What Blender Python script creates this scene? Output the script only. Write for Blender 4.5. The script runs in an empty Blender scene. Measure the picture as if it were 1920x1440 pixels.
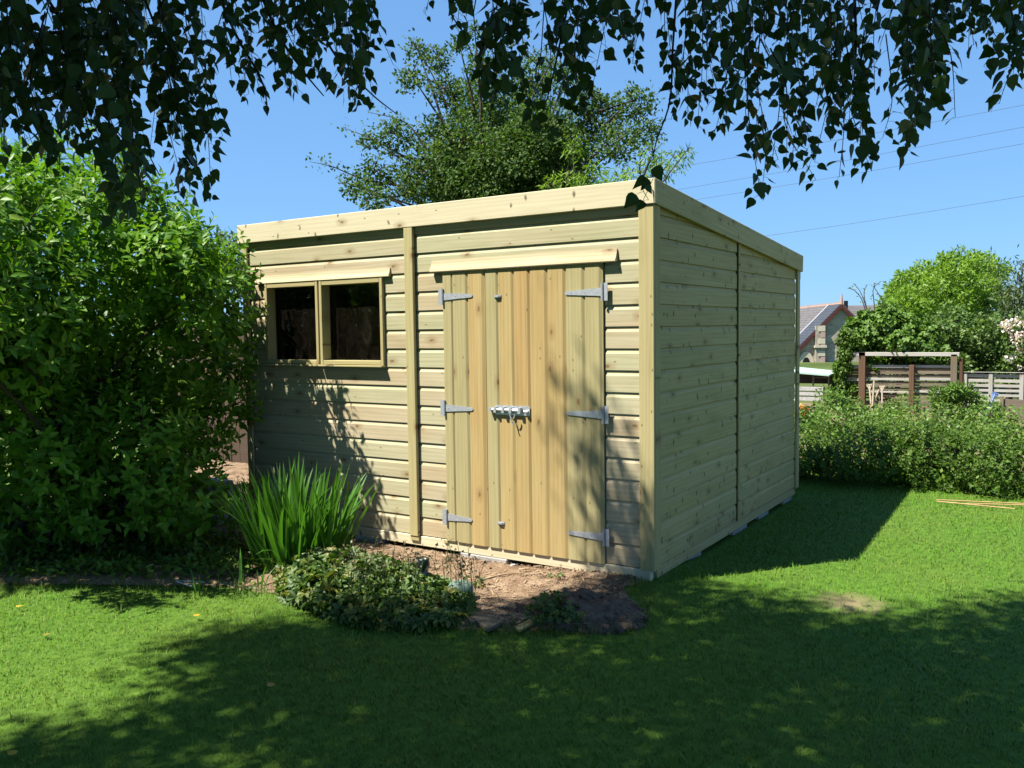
import bpy, bmesh, math, random
import numpy as np
from mathutils import Matrix, Vector

# ------------------------------------------------------------------ camera, sky, sun, exposure
S = bpy.context.scene
COL = S.collection
F_PX = 1628.08
CAM = np.array([2.0324, -4.5838, 1.4692])
YAW, PITCH, ROLL = -0.5766, -0.0629, -0.0138
def _axes():
    cy, sy, cp, sp = math.cos(YAW), math.sin(YAW), math.cos(PITCH), math.sin(PITCH)
    fw = np.array([sy*cp, cy*cp, sp]); ri = np.array([cy, -sy, 0.0]); up = np.cross(ri, fw)
    cr, sr = math.cos(ROLL), math.sin(ROLL)
    return cr*ri + sr*up, -sr*ri + cr*up, fw
RI, UP, FW = _axes()
cam = bpy.data.cameras.new('camera'); cam_o = bpy.data.objects.new('camera', cam); COL.objects.link(cam_o)
cam.sensor_width = 36.0; cam.lens = F_PX*36.0/1920.0; cam.clip_start = 0.05; cam.clip_end = 3000
cam_o.matrix_world = Matrix(((RI[0], UP[0], -FW[0], CAM[0]), (RI[1], UP[1], -FW[1], CAM[1]), (RI[2], UP[2], -FW[2], CAM[2]), (0, 0, 0, 1)))
S.camera = cam_o

SUN = np.array([-0.324, -0.413, 0.851]); SUN /= np.linalg.norm(SUN)
w = bpy.data.worlds.new('World'); S.world = w; w.use_nodes = True
wn, wl = w.node_tree.nodes, w.node_tree.links
sky = wn.new('ShaderNodeTexSky'); sky.sky_type = 'NISHITA'; sky.sun_disc = False
sky.sun_elevation = math.asin(SUN[2]); sky.sun_rotation = math.atan2(SUN[0], SUN[1]) % (2*math.pi)
sky.altitude = 0; sky.air_density = 1.0; sky.dust_density = 0.0; sky.ozone_density = 3.0
gm_ = wn.new('ShaderNodeGamma'); gm_.inputs[1].default_value = 0.42          # even, clear summer sky with a soft gradient
tint = wn.new('ShaderNodeMix'); tint.data_type = 'RGBA'; tint.blend_type = 'MULTIPLY'; tint.inputs[0].default_value = 1.0; tint.inputs[7].default_value = (0.72, 1.27, 1.98, 1)
wl.new(sky.outputs[0], gm_.inputs[0]); wl.new(gm_.outputs[0], tint.inputs[6]); wl.new(tint.outputs[2], wn['Background'].inputs[0]); wn['Background'].inputs[1].default_value = 0.10
sl = bpy.data.lights.new('sun', 'SUN'); sl.energy = 5.0; sl.angle = math.radians(0.53); sl.color = (1.0, 0.955, 0.87)
so = bpy.data.objects.new('sun', sl); COL.objects.link(so)
so.rotation_euler = Vector(SUN.tolist()).to_track_quat('Z', 'Y').to_euler()
vs = S.view_settings; vs.view_transform = 'Standard'; vs.look = 'None'; vs.exposure = 1.25; vs.gamma = 1.0; vs.use_curve_mapping = False
S.render.engine = 'CYCLES'
S.cycles.max_bounces = 8; S.cycles.transparent_max_bounces = 12; S.cycles.diffuse_bounces = 1; S.cycles.glossy_bounces = 2; S.cycles.transmission_bounces = 3
S.cycles.caustics_reflective = False; S.cycles.caustics_refractive = False

rng = np.random.default_rng(11)
random.seed(7)
EDGE = [(-3.3, -1.99), (-2.57, -1.6), (-2.09, -1.34), (-1.7, -1.29), (-1.07, -1.39), (-.63, -1.29), (-.25, -1.11), (.05, -.90), (.2, -.73)]

# ------------------------------------------------------------------ helpers
def ray(px, py): return FW + RI*(px-960)/F_PX - UP*(py-720)/F_PX
def at_y(px, py, Y):
    d = ray(px, py); return CAM + d*((Y-CAM[1])/d[1])
def at_z(px, py, Z=0.0):
    d = ray(px, py); return CAM + d*((Z-CAM[2])/d[2])
def at_d(px, py, D): return CAM + ray(px, py)*D
def project(P):
    d = P-CAM; z = d@FW
    return 960+F_PX*(d@RI)/z, 720-F_PX*(d@UP)/z, z

def vnoise(x, y, seed=0):
    x = np.asarray(x, float); y = np.asarray(y, float)
    xi = np.floor(x).astype(np.int64); yi = np.floor(y).astype(np.int64)
    fx = x-xi; fy = y-yi; fx = fx*fx*(3-2*fx); fy = fy*fy*(3-2*fy)
    def hsh(a, b):
        h = (a*374761393 + b*668265263 + seed*974634777) & 0xffffffff
        h = ((h ^ (h >> 13))*1274126177) & 0xffffffff
        return ((h ^ (h >> 16)) & 0xffff)/65535.0
    return (hsh(xi, yi)*(1-fx)+hsh(xi+1, yi)*fx)*(1-fy) + (hsh(xi, yi+1)*(1-fx)+hsh(xi+1, yi+1)*fx)*fy
def fbm(x, y, o=4, seed=0):
    return sum(vnoise(np.asarray(x)*2**i, np.asarray(y)*2**i, seed+i)/2**i for i in range(o))/sum(1/2**i for i in range(o))
def inpoly(x, y, poly):
    x = np.asarray(x); y = np.asarray(y); r = np.zeros(x.shape, bool); n = len(poly)
    for i in range(n):
        x0, y0 = poly[i]; x1, y1 = poly[(i+1) % n]
        c = ((y0 > y) != (y1 > y)) & (x < (x1-x0)*(y-y0)/((y1-y0) or 1e-9)+x0)
        r ^= c
    return r
def sstep(a, b, x):
    t = np.clip((np.asarray(x)-a)/(b-a), 0, 1); return t*t*(3-2*t)

def mesh_np(name, verts, faces_list, mat=None, rnd=None, smooth=False):
    """faces_list: list of int arrays (n,k)"""
    me = bpy.data.meshes.new(name)
    verts = np.asarray(verts, np.float32)
    me.vertices.add(len(verts)); me.vertices.foreach_set('co', verts.ravel())
    fl = [np.asarray(f, np.int32) for f in faces_list if len(f)]
    loops = np.concatenate([f.ravel() for f in fl]); tot = np.concatenate([np.full(len(f), f.shape[1], np.int32) for f in fl])
    start = np.concatenate([[0], np.cumsum(tot)[:-1]]).astype(np.int32)
    me.loops.add(len(loops)); me.loops.foreach_set('vertex_index', loops)
    me.polygons.add(len(tot)); me.polygons.foreach_set('loop_start', start); me.polygons.foreach_set('loop_total', tot)
    if smooth: me.polygons.foreach_set('use_smooth', np.ones(len(tot), bool))
    if rnd is not None:
        a = me.attributes.new('rnd', 'FLOAT', 'POINT'); a.data.foreach_set('value', np.asarray(rnd, np.float32))
    me.update(calc_edges=True)
    if mat: me.materials.append(mat)
    return me
def link(name, data, parent=None, M=None, **props):
    o = bpy.data.objects.new(name, data); COL.objects.link(o)
    if parent: o.parent = parent
    if M is not None: o.matrix_basis = M
    for k, v in props.items(): o[k] = v
    return o
def thing(name, label, cat, loc=(0, 0, 0), group=None, data=None):
    o = bpy.data.objects.new(name, data); COL.objects.link(o); o.location = [float(c) for c in loc]
    if data is None: o.empty_display_size = 0.1
    o['label'] = label; o['category'] = cat
    if group: o['group'] = group
    return o
def bm_mesh(name, bm, mat, smooth=False):
    bmesh.ops.recalc_face_normals(bm, faces=bm.faces)
    me = bpy.data.meshes.new(name); bm.to_mesh(me); bm.free()
    if mat: me.materials.append(mat)
    if smooth:
        for p in me.polygons: p.use_smooth = True
    return me
def prism_me(name, prof, L, mat, bev=0.0):
    """profile (y,z) extruded along local x 0..L"""
    bm = bmesh.new(); a = [bm.verts.new((0, y, z)) for y, z in prof]; b = [bm.verts.new((L, y, z)) for y, z in prof]
    n = len(prof); bm.faces.new(a); bm.faces.new(b)
    for i in range(n): bm.faces.new((a[i], a[(i+1) % n], b[(i+1) % n], b[i]))
    if bev: bmesh.ops.bevel(bm, geom=bm.edges[:], offset=bev, segments=1, affect='EDGES')
    return bm_mesh(name, bm, mat)
def box_me(name, x0, x1, y0, y1, z0, z1, mat, bev=0.0, jit=0.0):
    bm = bmesh.new(); bmesh.ops.create_cube(bm, size=1)
    for v in bm.verts:
        v.co = Vector(((x0+x1)/2+v.co.x*(x1-x0), (y0+y1)/2+v.co.y*(y1-y0), (z0+z1)/2+v.co.z*(z1-z0)))
        if jit: v.co += Vector((random.uniform(-jit, jit), random.uniform(-jit, jit), random.uniform(-jit, jit)))
    if bev: bmesh.ops.bevel(bm, geom=bm.edges[:], offset=bev, segments=1, affect='EDGES')
    return bm_mesh(name, bm, mat)
def tube_arr(pts, rad, sides=6, base=0):
    pts = np.asarray(pts, float); n = len(pts); rad = np.broadcast_to(np.asarray(rad, float), (n,))
    t = np.gradient(pts, axis=0); t /= np.linalg.norm(t, axis=1)[:, None]+1e-12
    ref = np.array([0, 0, 1.0]) if abs(t[0][2]) < .9 else np.array([1.0, 0, 0])
    u = np.cross(t, ref); u /= np.linalg.norm(u, axis=1)[:, None]+1e-12; v = np.cross(t, u)
    a = np.arange(sides)*2*math.pi/sides
    V = pts[:, None, :]+rad[:, None, None]*(np.cos(a)[None, :, None]*u[:, None, :]+np.sin(a)[None, :, None]*v[:, None, :])
    V = V.reshape(-1, 3); Fq = []
    for i in range(n-1):
        for k in range(sides):
            k2 = (k+1) % sides
            Fq.append((i*sides+k, i*sides+k2, (i+1)*sides+k2, (i+1)*sides+k))
    return V, np.array(Fq)+base
class Tubes:
    def __init__(s): s.V = []; s.F = []; s.n = 0
    def add(s, pts, rad, sides=6):
        V, Fq = tube_arr(pts, rad, sides, s.n); s.V.append(V); s.F.append(Fq); s.n += len(V)
    def mesh(s, name, mat, off=(0, 0, 0), smooth=True):
        return mesh_np(name, np.concatenate(s.V)-np.asarray(off), [np.concatenate(s.F)], mat, smooth=smooth)
def curve_pts(ctrl, n=12):
    c = np.asarray(ctrl, float); 
    if len(c) == 2: return c[0]+(c[1]-c[0])*np.linspace(0, 1, n)[:, None]
    P = np.vstack([2*c[0]-c[1], c, 2*c[-1]-c[-2]]); out = []
    m = len(c)-1
    for t in np.linspace(0, m-1e-6, n):
        i = int(t); f = t-i; p0, p1, p2, p3 = P[i:i+4]
        out.append(.5*((2*p1)+(-p0+p2)*f+(2*p0-5*p1+4*p2-p3)*f*f+(-p0+3*p1-3*p2+p3)*f**3))
    return np.array(out)

# leaves: template (verts, faces as list of arrays), axis +Y = tip, +Z = upper face
def frames(tip, nrm):
    tip = tip/ (np.linalg.norm(tip, axis=1)[:, None]+1e-9)
    x = np.cross(tip, nrm); x /= np.linalg.norm(x, axis=1)[:, None]+1e-9
    z = np.cross(x, tip)
    return np.stack([x, tip, z], axis=2)
def bake(name, tmpl, M, pos, size, mat, off=(0, 0, 0), smooth=False, rnd=None):
    tv, tf = tmpl; n = len(pos)
    V = np.einsum('nij,vj->nvi', M*np.asarray(size)[:, None, None], tv)+(pos-np.asarray(off))[:, None, :]
    fl = [(f[None, :, :]+(np.arange(n)*len(tv))[:, None, None]).reshape(-1, f.shape[1]) for f in tf]
    if rnd is None: rnd = rng.random(n)
    return mesh_np(name, V.reshape(-1, 3), fl, mat, np.repeat(rnd, len(tv)), smooth)
def fan_leaf(outline, bend=0.12, fold=0.15):
    """outline: right half (x,y) from base to tip; mirrored; midrib split"""
    o = np.array(outline); n = len(o)
    V = []; 
    for x, y in o: V.append((0, y, -bend*y*y))
    for x, y in o[1:-1]: V.append((x, y, abs(x)*fold-bend*y*y))
    for x, y in o[1:-1]: V.append((-x, y, abs(x)*fold-bend*y*y))
    Q = []; T = []
    R = lambda i: n+i-1
    L = lambda i: n+(n-2)+i-1
    T.append((0, R(1), 1)); T.append((0, 1, L(1)))
    for i in range(1, n-2):
        Q.append((i, R(i), R(i+1), i+1)); Q.append((i, i+1, L(i+1), L(i)))
    T.append((n-2, R(n-2), n-1)); T.append((n-2, n-1, L(n-2)))
    return np.array(V, float), [np.array(Q), np.array(T)]
T_BIRCH = fan_leaf([(0, 0), (.30, .06), (.41, .26), (.36, .48), (.20, .72), (0, 1.08)], .10, .12)
T_OVAL = fan_leaf([(0, 0), (.17, .25), (.21, .55), (.10, .85), (0, 1.0)], .18, .30)
T_DIA = (np.array([(0, 0, 0), (.30, .45, .06), (0, 1, -.06), (-.30, .45, .06)], float), [np.array([(0, 1, 2), (0, 2, 3)])])
T_SLIM2 = (np.array([(0, 0, 0), (.2, .45, .03), (0, 1, -.12), (-.2, .45, .03)], float), [np.array([(0, 1, 2), (0, 2, 3)])])
T_SLIM = (np.array([(0, 0, 0), (.11, .45, .03), (0, 1, -.12), (-.11, .45, .03)], float), [np.array([(0, 1, 2), (0, 2, 3)])])
def lobed(nl=5, depth=.45):
    V = [(0, 0.18, 0)]; n = nl*4; 
    for i in range(n+1):
        a = math.radians(-150+300*i/n); ph = (i/n*nl) % 1.0
        r = .55*(1-depth*(abs(ph-.5)*2)**1.5)*(1.0-.12*abs(a)/2.6)
        V.append((r*math.sin(a), .18+r*math.cos(a), .10*math.cos(ph*6.28)-.10*r))
    T = [(0, i+1, i+2) for i in range(n)]
    return np.array(V, float), [np.array(T)[:, ::-1]]
T_LOBE = lobed()
T_VINE = lobed(5, .22)

def pick(pos, size, n, margin=0, cell=10):
    """index of the n leaves that show largest, the nearest one of each picture cell"""
    x, y, z = project(pos)
    ok = (z > .2) & (x > margin) & (x < 1920-margin) & (y > margin) & (y < 1440-margin)
    idx = np.where(ok)[0]; order = idx[np.argsort(z[idx])]
    seen = set(); keep = []
    for i in order:
        c = (int(x[i]//cell), int(y[i]//cell))
        if c in seen: continue
        seen.add(c); keep.append(i)
    keep = np.array(keep); s = np.asarray(size)[keep]/z[keep]
    return keep[np.argsort(-s)[:n]]
def leaves(root, off, tmpl, M, pos, size, mat, nparts, name='leaf', mass='foliage', cell=10):
    size = np.asarray(size); sel = pick(pos, size, nparts, 0, cell) if nparts else np.array([], int)
    if len(sel):
        me = mesh_np(name, tmpl[0], tmpl[1], mat)
        for i in sel:
            m = Matrix(((*(M[i][0]*size[i]), pos[i][0]-off[0]), (*(M[i][1]*size[i]), pos[i][1]-off[1]), (*(M[i][2]*size[i]), pos[i][2]-off[2]), (0, 0, 0, 1)))
            link(name, me, root, m)
    rest = np.ones(len(pos), bool); rest[sel] = False
    if rest.any():
        link(mass, bake(mass, tmpl, M[rest], pos[rest], size[rest], mat, off), root, kind='stuff')

# ------------------------------------------------------------------ materials
def newmat(name):
    m = bpy.data.materials.new(name); m.use_nodes = True; nt = m.node_tree
    b = nt.nodes['Principled BSDF']; return m, nt, b
def N(nt, t, **kw):
    n = nt.nodes.new(t)
    for k, v in kw.items():
        if k.startswith('i_'):
            n.inputs[k[2:].replace('_', ' ')].default_value = v
        else: setattr(n, k, v)
    return n
def ramp(nt, stops):
    r = nt.nodes.new('ShaderNodeValToRGB'); e = r.color_ramp.elements
    while len(e) < len(stops): e.new(0.5)
    for x, (p, c) in zip(e, stops): x.position = p; x.color = (*c, 1) if len(c) == 3 else c
    return r
def mixc(nt, fac, a, b, mode='MIX'):
    m = nt.nodes.new('ShaderNodeMix'); m.data_type = 'RGBA'; m.blend_type = mode
    def put(i, v):
        if hasattr(v, 'is_linked') or isinstance(v, bpy.types.NodeSocket): nt.links.new(v, m.inputs[i])
        elif isinstance(v, (int, float)): m.inputs[i].default_value = v
        else: m.inputs[i].default_value = (*v, 1)
    put(0, fac); put(6, a); put(7, b); return m.outputs[2]
def math_n(nt, op, a, b=None, c=None):
    m = nt.nodes.new('ShaderNodeMath'); m.operation = op
    for i, v in enumerate((a, b, c)):
        if v is None: continue
        if isinstance(v, bpy.types.NodeSocket): nt.links.new(v, m.inputs[i])
        else: m.inputs[i].default_value = v
    return m.outputs[0]
def vscale(nt, v, s, addv=None):
    m = nt.nodes.new('ShaderNodeVectorMath'); m.operation = 'MULTIPLY_ADD'; nt.links.new(v, m.inputs[0]); m.inputs[1].default_value = s
    if addv is not None: nt.links.new(addv, m.inputs[2])
    else: m.inputs[2].default_value = (0, 0, 0)
    return m.outputs[0]

def mat_wood(name, cols, grain=.35, knots=1.0, stain=0.3, rough=.75, ticks=0.0, dark=(.16, .11, .055), knotcol=(.17, .10, .04)):
    m, nt, b = newmat(name); L = nt.links
    tc = N(nt, 'ShaderNodeTexCoord'); oi = N(nt, 'ShaderNodeObjectInfo')
    rv = N(nt, 'ShaderNodeVectorMath', operation='SCALE'); rv.inputs[0].default_value = (37.1, 11.3, 23.7); L.new(oi.outputs['Random'], rv.inputs['Scale'])
    P = tc.outputs['Object']
    base = ramp(nt, [(i/(len(cols)-1), c) for i, c in enumerate(cols)]); 
    n0 = N(nt, 'ShaderNodeTexNoise', i_Scale=1.0, i_Detail=3.0); L.new(vscale(nt, P, (1.1, 5, 5), rv.outputs[0]), n0.inputs['Vector'])
    f = math_n(nt, 'ADD', math_n(nt, 'MULTIPLY', oi.outputs['Random'], .75), math_n(nt, 'MULTIPLY', math_n(nt, 'SUBTRACT', n0.outputs[0], .32), .75))
    L.new(f, base.inputs[0])
    # grain: stretched noise plus distorted rings
    g = N(nt, 'ShaderNodeTexNoise', i_Scale=1.0, i_Detail=5.0, i_Roughness=.65); L.new(vscale(nt, P, (2.2, 95, 95), rv.outputs[0]), g.inputs['Vector'])
    wv = N(nt, 'ShaderNodeTexWave', wave_type='BANDS', bands_direction='Z'); wv.inputs['Scale'].default_value = 1.0; wv.inputs['Distortion'].default_value = 9.0; wv.inputs['Detail'].default_value = 2.0; wv.inputs['Detail Scale'].default_value = .8
    L.new(vscale(nt, P, (.9, 7, 11), rv.outputs[0]), wv.inputs['Vector'])
    gr = ramp(nt, [(.25, (1-grain*.8, 1-grain*.9, 1-grain*1.1)), (.70, (1.05, 1.045, 1.03))]); L.new(g.outputs[0], gr.inputs[0])
    wr = ramp(nt, [(.0, (1-grain*.75, 1-grain*.9, 1-grain*1.15)), (.5, (1.03, 1.03, 1.02))]); L.new(wv.outputs['Fac'], wr.inputs[0])
    c = mixc(nt, 1.0, base.outputs[0], gr.outputs[0], 'MULTIPLY'); c = mixc(nt, .45, c, wr.outputs[0], 'MULTIPLY')
    # soft stains
    st = N(nt, 'ShaderNodeTexNoise', i_Scale=1.0, i_Detail=4.0); L.new(vscale(nt, P, (2.3, 9, 9), rv.outputs[0]), st.inputs['Vector'])
    sr = ramp(nt, [(.52, (1, 1, 1)), (.75, (.72, .74, .60))]); L.new(st.outputs[0], sr.inputs[0]); c = mixc(nt, stain, c, sr.outputs[0], 'MULTIPLY')
    if knots:
        def flat(sx_, sz_):
            q = N(nt, 'ShaderNodeSeparateXYZ'); L.new(vscale(nt, P, (sx_, 1.0, sz_), rv.outputs[0]), q.inputs[0]); w_ = N(nt, 'ShaderNodeCombineXYZ'); L.new(q.outputs[0], w_.inputs[0]); L.new(q.outputs[2], w_.inputs[1]); return w_.outputs[0]
        vo = N(nt, 'ShaderNodeTexVoronoi', voronoi_dimensions='2D', i_Scale=1.0, i_Randomness=.85); L.new(flat(3.4, 6.5), vo.inputs['Vector'])
        sep = N(nt, 'ShaderNodeSeparateColor'); L.new(vo.outputs['Color'], sep.inputs[0])
        dn = N(nt, 'ShaderNodeTexNoise', i_Scale=60.0); L.new(P, dn.inputs['Vector'])
        d = math_n(nt, 'ADD', vo.outputs['Distance'], math_n(nt, 'MULTIPLY', math_n(nt, 'SUBTRACT', dn.outputs[0], .5), .09))
        sel = math_n(nt, 'GREATER_THAN', sep.outputs[0], 1.0-.38*knots)
        k1 = ramp(nt, [(.03, (1, 1, 1)), (.075, (.0, .0, .0))]); L.new(d, k1.inputs[0])
        k2 = ramp(nt, [(.06, (1, 1, 1)), (.24, (.0, .0, .0))]); L.new(d, k2.inputs[0])
        halo = mixc(nt, math_n(nt, 'MULTIPLY', math_n(nt, 'MULTIPLY', k2.outputs[0], sel), .45), c, tuple(min(1, v*1.25) for v in knotcol))
        c = mixc(nt, math_n(nt, 'MULTIPLY', math_n(nt, 'MULTIPLY', k1.outputs[0], sel), .85), halo, knotcol)
        # nail heads / pin knots
        v2 = N(nt, 'ShaderNodeTexVoronoi', voronoi_dimensions='2D', i_Scale=1.0, i_Randomness=1.0); L.new(flat(9.0, 16.0), v2.inputs['Vector'])
        s2 = N(nt, 'ShaderNodeSeparateColor'); L.new(v2.outputs['Color'], s2.inputs[0])
        p2 = ramp(nt, [(.05, (1, 1, 1)), (.10, (0, 0, 0))]); L.new(v2.outputs['Distance'], p2.inputs[0])
        c = mixc(nt, math_n(nt, 'MULTIPLY', math_n(nt, 'MULTIPLY', p2.outputs[0], math_n(nt, 'GREATER_THAN', s2.outputs[1], .86)), .8), c, dark)
    if ticks:
        v3 = N(nt, 'ShaderNodeTexVoronoi', voronoi_dimensions='2D', i_Scale=1.0, i_Randomness=1.0)
        sk = N(nt, 'ShaderNodeTexNoise', i_Scale=9.0); L.new(P, sk.inputs['Vector'])
        L.new(mixc(nt, .55, flat(12.0, 6.5), sk.outputs['Color'], 'ADD'), v3.inputs['Vector'])
        s3 = N(nt, 'ShaderNodeSeparateColor'); L.new(v3.outputs['Color'], s3.inputs[0])
        p3 = ramp(nt, [(.05, (1, 1, 1)), (.15, (0, 0, 0))]); L.new(v3.outputs['Distance'], p3.inputs[0])
        c = mixc(nt, math_n(nt, 'MULTIPLY', math_n(nt, 'MULTIPLY', p3.outputs[0], math_n(nt, 'GREATER_THAN', s3.outputs[2], 1-.62*ticks)), .85), c, (.085, .06, .03))
    L.new(c, b.inputs['Base Color']); b.inputs['Roughness'].default_value = rough; b.inputs['Specular IOR Level'].default_value = .25
    bp = N(nt, 'ShaderNodeBump', i_Strength=.25, i_Distance=.002); L.new(g.outputs[0], bp.inputs['Height']); L.new(bp.outputs[0], b.inputs['Normal'])
    return m
def mat_plain(name, c1, c2=None, scale=8.0, rough=.7, metal=0.0, spec=.3, bump=0.0, bscale=None, detail=4):
    m, nt, b = newmat(name); L = nt.links
    tc = N(nt, 'ShaderNodeTexCoord')
    if c2:
        n = N(nt, 'ShaderNodeTexNoise', i_Scale=scale, i_Detail=float(detail), i_Roughness=.6); L.new(tc.outputs['Object'], n.inputs['Vector'])
        r = ramp(nt, [(.3, c1), (.7, c2)]); L.new(n.outputs[0], r.inputs[0]); L.new(r.outputs[0], b.inputs['Base Color'])
    else: b.inputs['Base Color'].default_value = (*c1, 1)
    b.inputs['Roughness'].default_value = rough; b.inputs['Metallic'].default_value = metal; b.inputs['Specular IOR Level'].default_value = spec
    if bump:
        n2 = N(nt, 'ShaderNodeTexNoise', i_Scale=bscale or scale*3, i_Detail=5.0); L.new(tc.outputs['Object'], n2.inputs['Vector'])
        bp = N(nt, 'ShaderNodeBump', i_Strength=bump, i_Distance=.01); L.new(n2.outputs[0], bp.inputs['Height']); L.new(bp.outputs[0], b.inputs['Normal'])
    return m
def mat_leaf(name, cols, trans=.35, tcol=None, rough=.45, spec=.4, patch=None, turf=0.0):
    m, nt, b = newmat(name); L = nt.links
    at = N(nt, 'ShaderNodeAttribute', attribute_name='rnd'); oi = N(nt, 'ShaderNodeObjectInfo')
    f = math_n(nt, 'FRACT', math_n(nt, 'ADD', at.outputs['Fac'], oi.outputs['Random']))
    r = ramp(nt, [(i/(len(cols)-1), c) for i, c in enumerate(cols)]); L.new(f, r.inputs[0]); col = r.outputs[0]
    if patch:
        ge = N(nt, 'ShaderNodeNewGeometry'); n = N(nt, 'ShaderNodeTexNoise', i_Scale=patch[0], i_Detail=4.0); L.new(ge.outputs['Position'], n.inputs['Vector'])
        pr = ramp(nt, [(.42, (0, 0, 0)), (.68, (1, 1, 1))]); L.new(n.outputs[0], pr.inputs[0])
        col = mixc(nt, math_n(nt, 'MULTIPLY', pr.outputs[0], patch[2]), col, patch[1])
    L.new(col, b.inputs['Base Color']); b.inputs['Roughness'].default_value = rough; b.inputs['Specular IOR Level'].default_value = spec
    t = N(nt, 'ShaderNodeBsdfTranslucent')
    if turf:      # thin, curved blades: shade as part of the mown turf rather than as flat cards
        g0 = N(nt, 'ShaderNodeNewGeometry'); vm = N(nt, 'ShaderNodeMix'); vm.data_type = 'VECTOR'; vm.inputs[0].default_value = turf
        L.new(g0.outputs['Normal'], vm.inputs[4]); vm.inputs[5].default_value = (0, 0, 1); nn = N(nt, 'ShaderNodeVectorMath', operation='NORMALIZE'); L.new(vm.outputs[1], nn.inputs[0])
        L.new(nn.outputs[0], b.inputs['Normal'])
    L.new(mixc(nt, 1.0, col, tcol or (1.3, 1.4, .5), 'MULTIPLY'), t.inputs[0])
    mx = N(nt, 'ShaderNodeMixShader'); mx.inputs[0].default_value = trans
    L.new(b.outputs[0], mx.inputs[1]); L.new(t.outputs[0], mx.inputs[2]); L.new(mx.outputs[0], nt.nodes['Material Output'].inputs[0])
    return m

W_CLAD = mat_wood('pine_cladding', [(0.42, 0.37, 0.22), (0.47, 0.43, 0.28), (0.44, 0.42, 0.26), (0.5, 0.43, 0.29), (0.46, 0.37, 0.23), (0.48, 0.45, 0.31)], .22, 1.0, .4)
W_SHADE = mat_wood('pine_shade_toned', [(.40, .31, .135), (.46, .355, .17), (.42, .32, .14), (.48, .35, .16)], .20, 1.0, .5, ticks=.55)  # same pine as the front, tone of the shaded side put into the colour
W_DOOR = mat_wood('pine_door', [(0.41, 0.325, 0.145), (0.43, 0.285, 0.115), (0.45, 0.345, 0.155), (0.42, 0.3, 0.125), (0.43, 0.335, 0.155)], .22, .9, .4)
W_DOORG = mat_wood('pine_door_green', [(0.36, 0.325, 0.165), (0.4, 0.35, 0.18), (0.38, 0.33, 0.165)], .22, .7, .3)
W_TRIM = mat_wood('pine_trim', [(.37, .32, .155), (.43, .38, .19), (.40, .33, .16)], .20, .8, .3)
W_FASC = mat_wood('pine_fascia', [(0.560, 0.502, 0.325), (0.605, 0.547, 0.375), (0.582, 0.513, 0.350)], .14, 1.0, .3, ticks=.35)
W_OLD = mat_wood('weathered_board', [(0.15, 0.115, 0.08), (0.21, 0.17, 0.125), (0.17, 0.14, 0.105), (0.23, 0.19, 0.145)], .4, .5, .5)
W_GREY = mat_wood('silver_grey_board', [(.36, .35, .33), (.44, .42, .39), (.40, .38, .35)], .3, .4, .5)
W_BROWN = mat_wood('dark_stained_post', [(.10, .055, .035), (.14, .08, .05), (.12, .07, .045)], .4, .4, .5)
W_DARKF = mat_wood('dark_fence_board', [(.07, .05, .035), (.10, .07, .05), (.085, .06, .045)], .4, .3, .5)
W_HANDLE = mat_wood('ash_handle', [(.30, .25, .18), (.36, .30, .22)], .2, 0, .3)
M_GALV = mat_plain('galvanised_steel', (.34, .36, .38), (.46, .48, .50), 60, .5, .35, .5, .05)
M_ZINC = mat_plain('bright_zinc', (.50, .51, .53), (.64, .65, .67), 40, .32, .55, .5)
M_SCREW = mat_plain('screw_head', (.55, .56, .57), None, rough=.35, metal=.9)
M_CONC = mat_plain('concrete', (.30, .285, .265), (.46, .44, .41), 14, .9, 0, .2, .4, 60)
M_FELT = mat_plain('roof_felt', (.05, .055, .05), (.085, .09, .085), 90, .95, 0, .1, .3)
M_STONE = mat_plain('pale_stone', (.26, .25, .22), (.38, .36, .32), 9, .9, 0, .2, .5, 30)
M_PVC = mat_plain('dark_green_plastic', (.006, .016, .013), (.010, .022, .018), 20, .35, 0, .5)
M_PALEG = mat_plain('pale_green_plastic', (.11, .17, .13), (.16, .23, .18), 12, .5, 0, .4, .1)
M_BARK = mat_plain('dark_bark', (.035, .026, .018), (.08, .06, .045), 25, .9, 0, .2, .5)
M_BIRCHB = mat_plain('birch_bark', (.10, .09, .08), (.62, .60, .56), 5, .8, 0, .2, .4, 30)
M_TWIG = mat_plain('twig_bark', (.020, .013, .010), (.035, .024, .018), 30, .8, 0, .2)
M_STEMG = mat_plain('green_stem', (.05, .09, .02), (.08, .12, .03), 30, .7, 0, .2)
M_CANE = mat_plain('bamboo', (.36, .22, .09), (.46, .31, .14), 15, .5, 0, .3)
M_WIRE = mat_plain('wire', (.05, .055, .06), None, rough=.6)

L_BIRCH = mat_leaf('birch_leaf', [(.025, .055, .014), (.035, .07, .018), (.045, .085, .02)], .16, rough=.5, spec=.2)
L_SHRUB = mat_leaf('shrub_leaf', [(.055, .145, .010), (.10, .23, .016), (.15, .29, .025), (.075, .185, .013), (.20, .33, .04)], .34, rough=.45, spec=.25)
L_IRIS = mat_leaf('iris_leaf', [(.05, .14, .018), (.075, .20, .025), (.06, .16, .02)], .35, rough=.35, spec=.45)
L_GER = mat_leaf('geranium_leaf', [(.05, .10, .018), (.07, .13, .022), (.045, .09, .017), (.095, .16, .028), (.19, .18, .03)], .25, rough=.5)
L_HEDGE = mat_leaf('hedge_leaf', [(.035, .08, .010), (.06, .12, .014), (.09, .165, .02), (.14, .21, .03)], .32, rough=.5, spec=.25)
L_PLUM = mat_leaf('plum_tree_leaf', [(.035, .075, .014), (.05, .105, .02), (.08, .14, .032), (.13, .19, .05)], .32, rough=.6, spec=.2)
L_LIME = mat_leaf('lime_green_leaf', [(.12, .22, .02), (.17, .29, .03), (.20, .32, .035), (.15, .26, .03)], .40, rough=.5)
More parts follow.
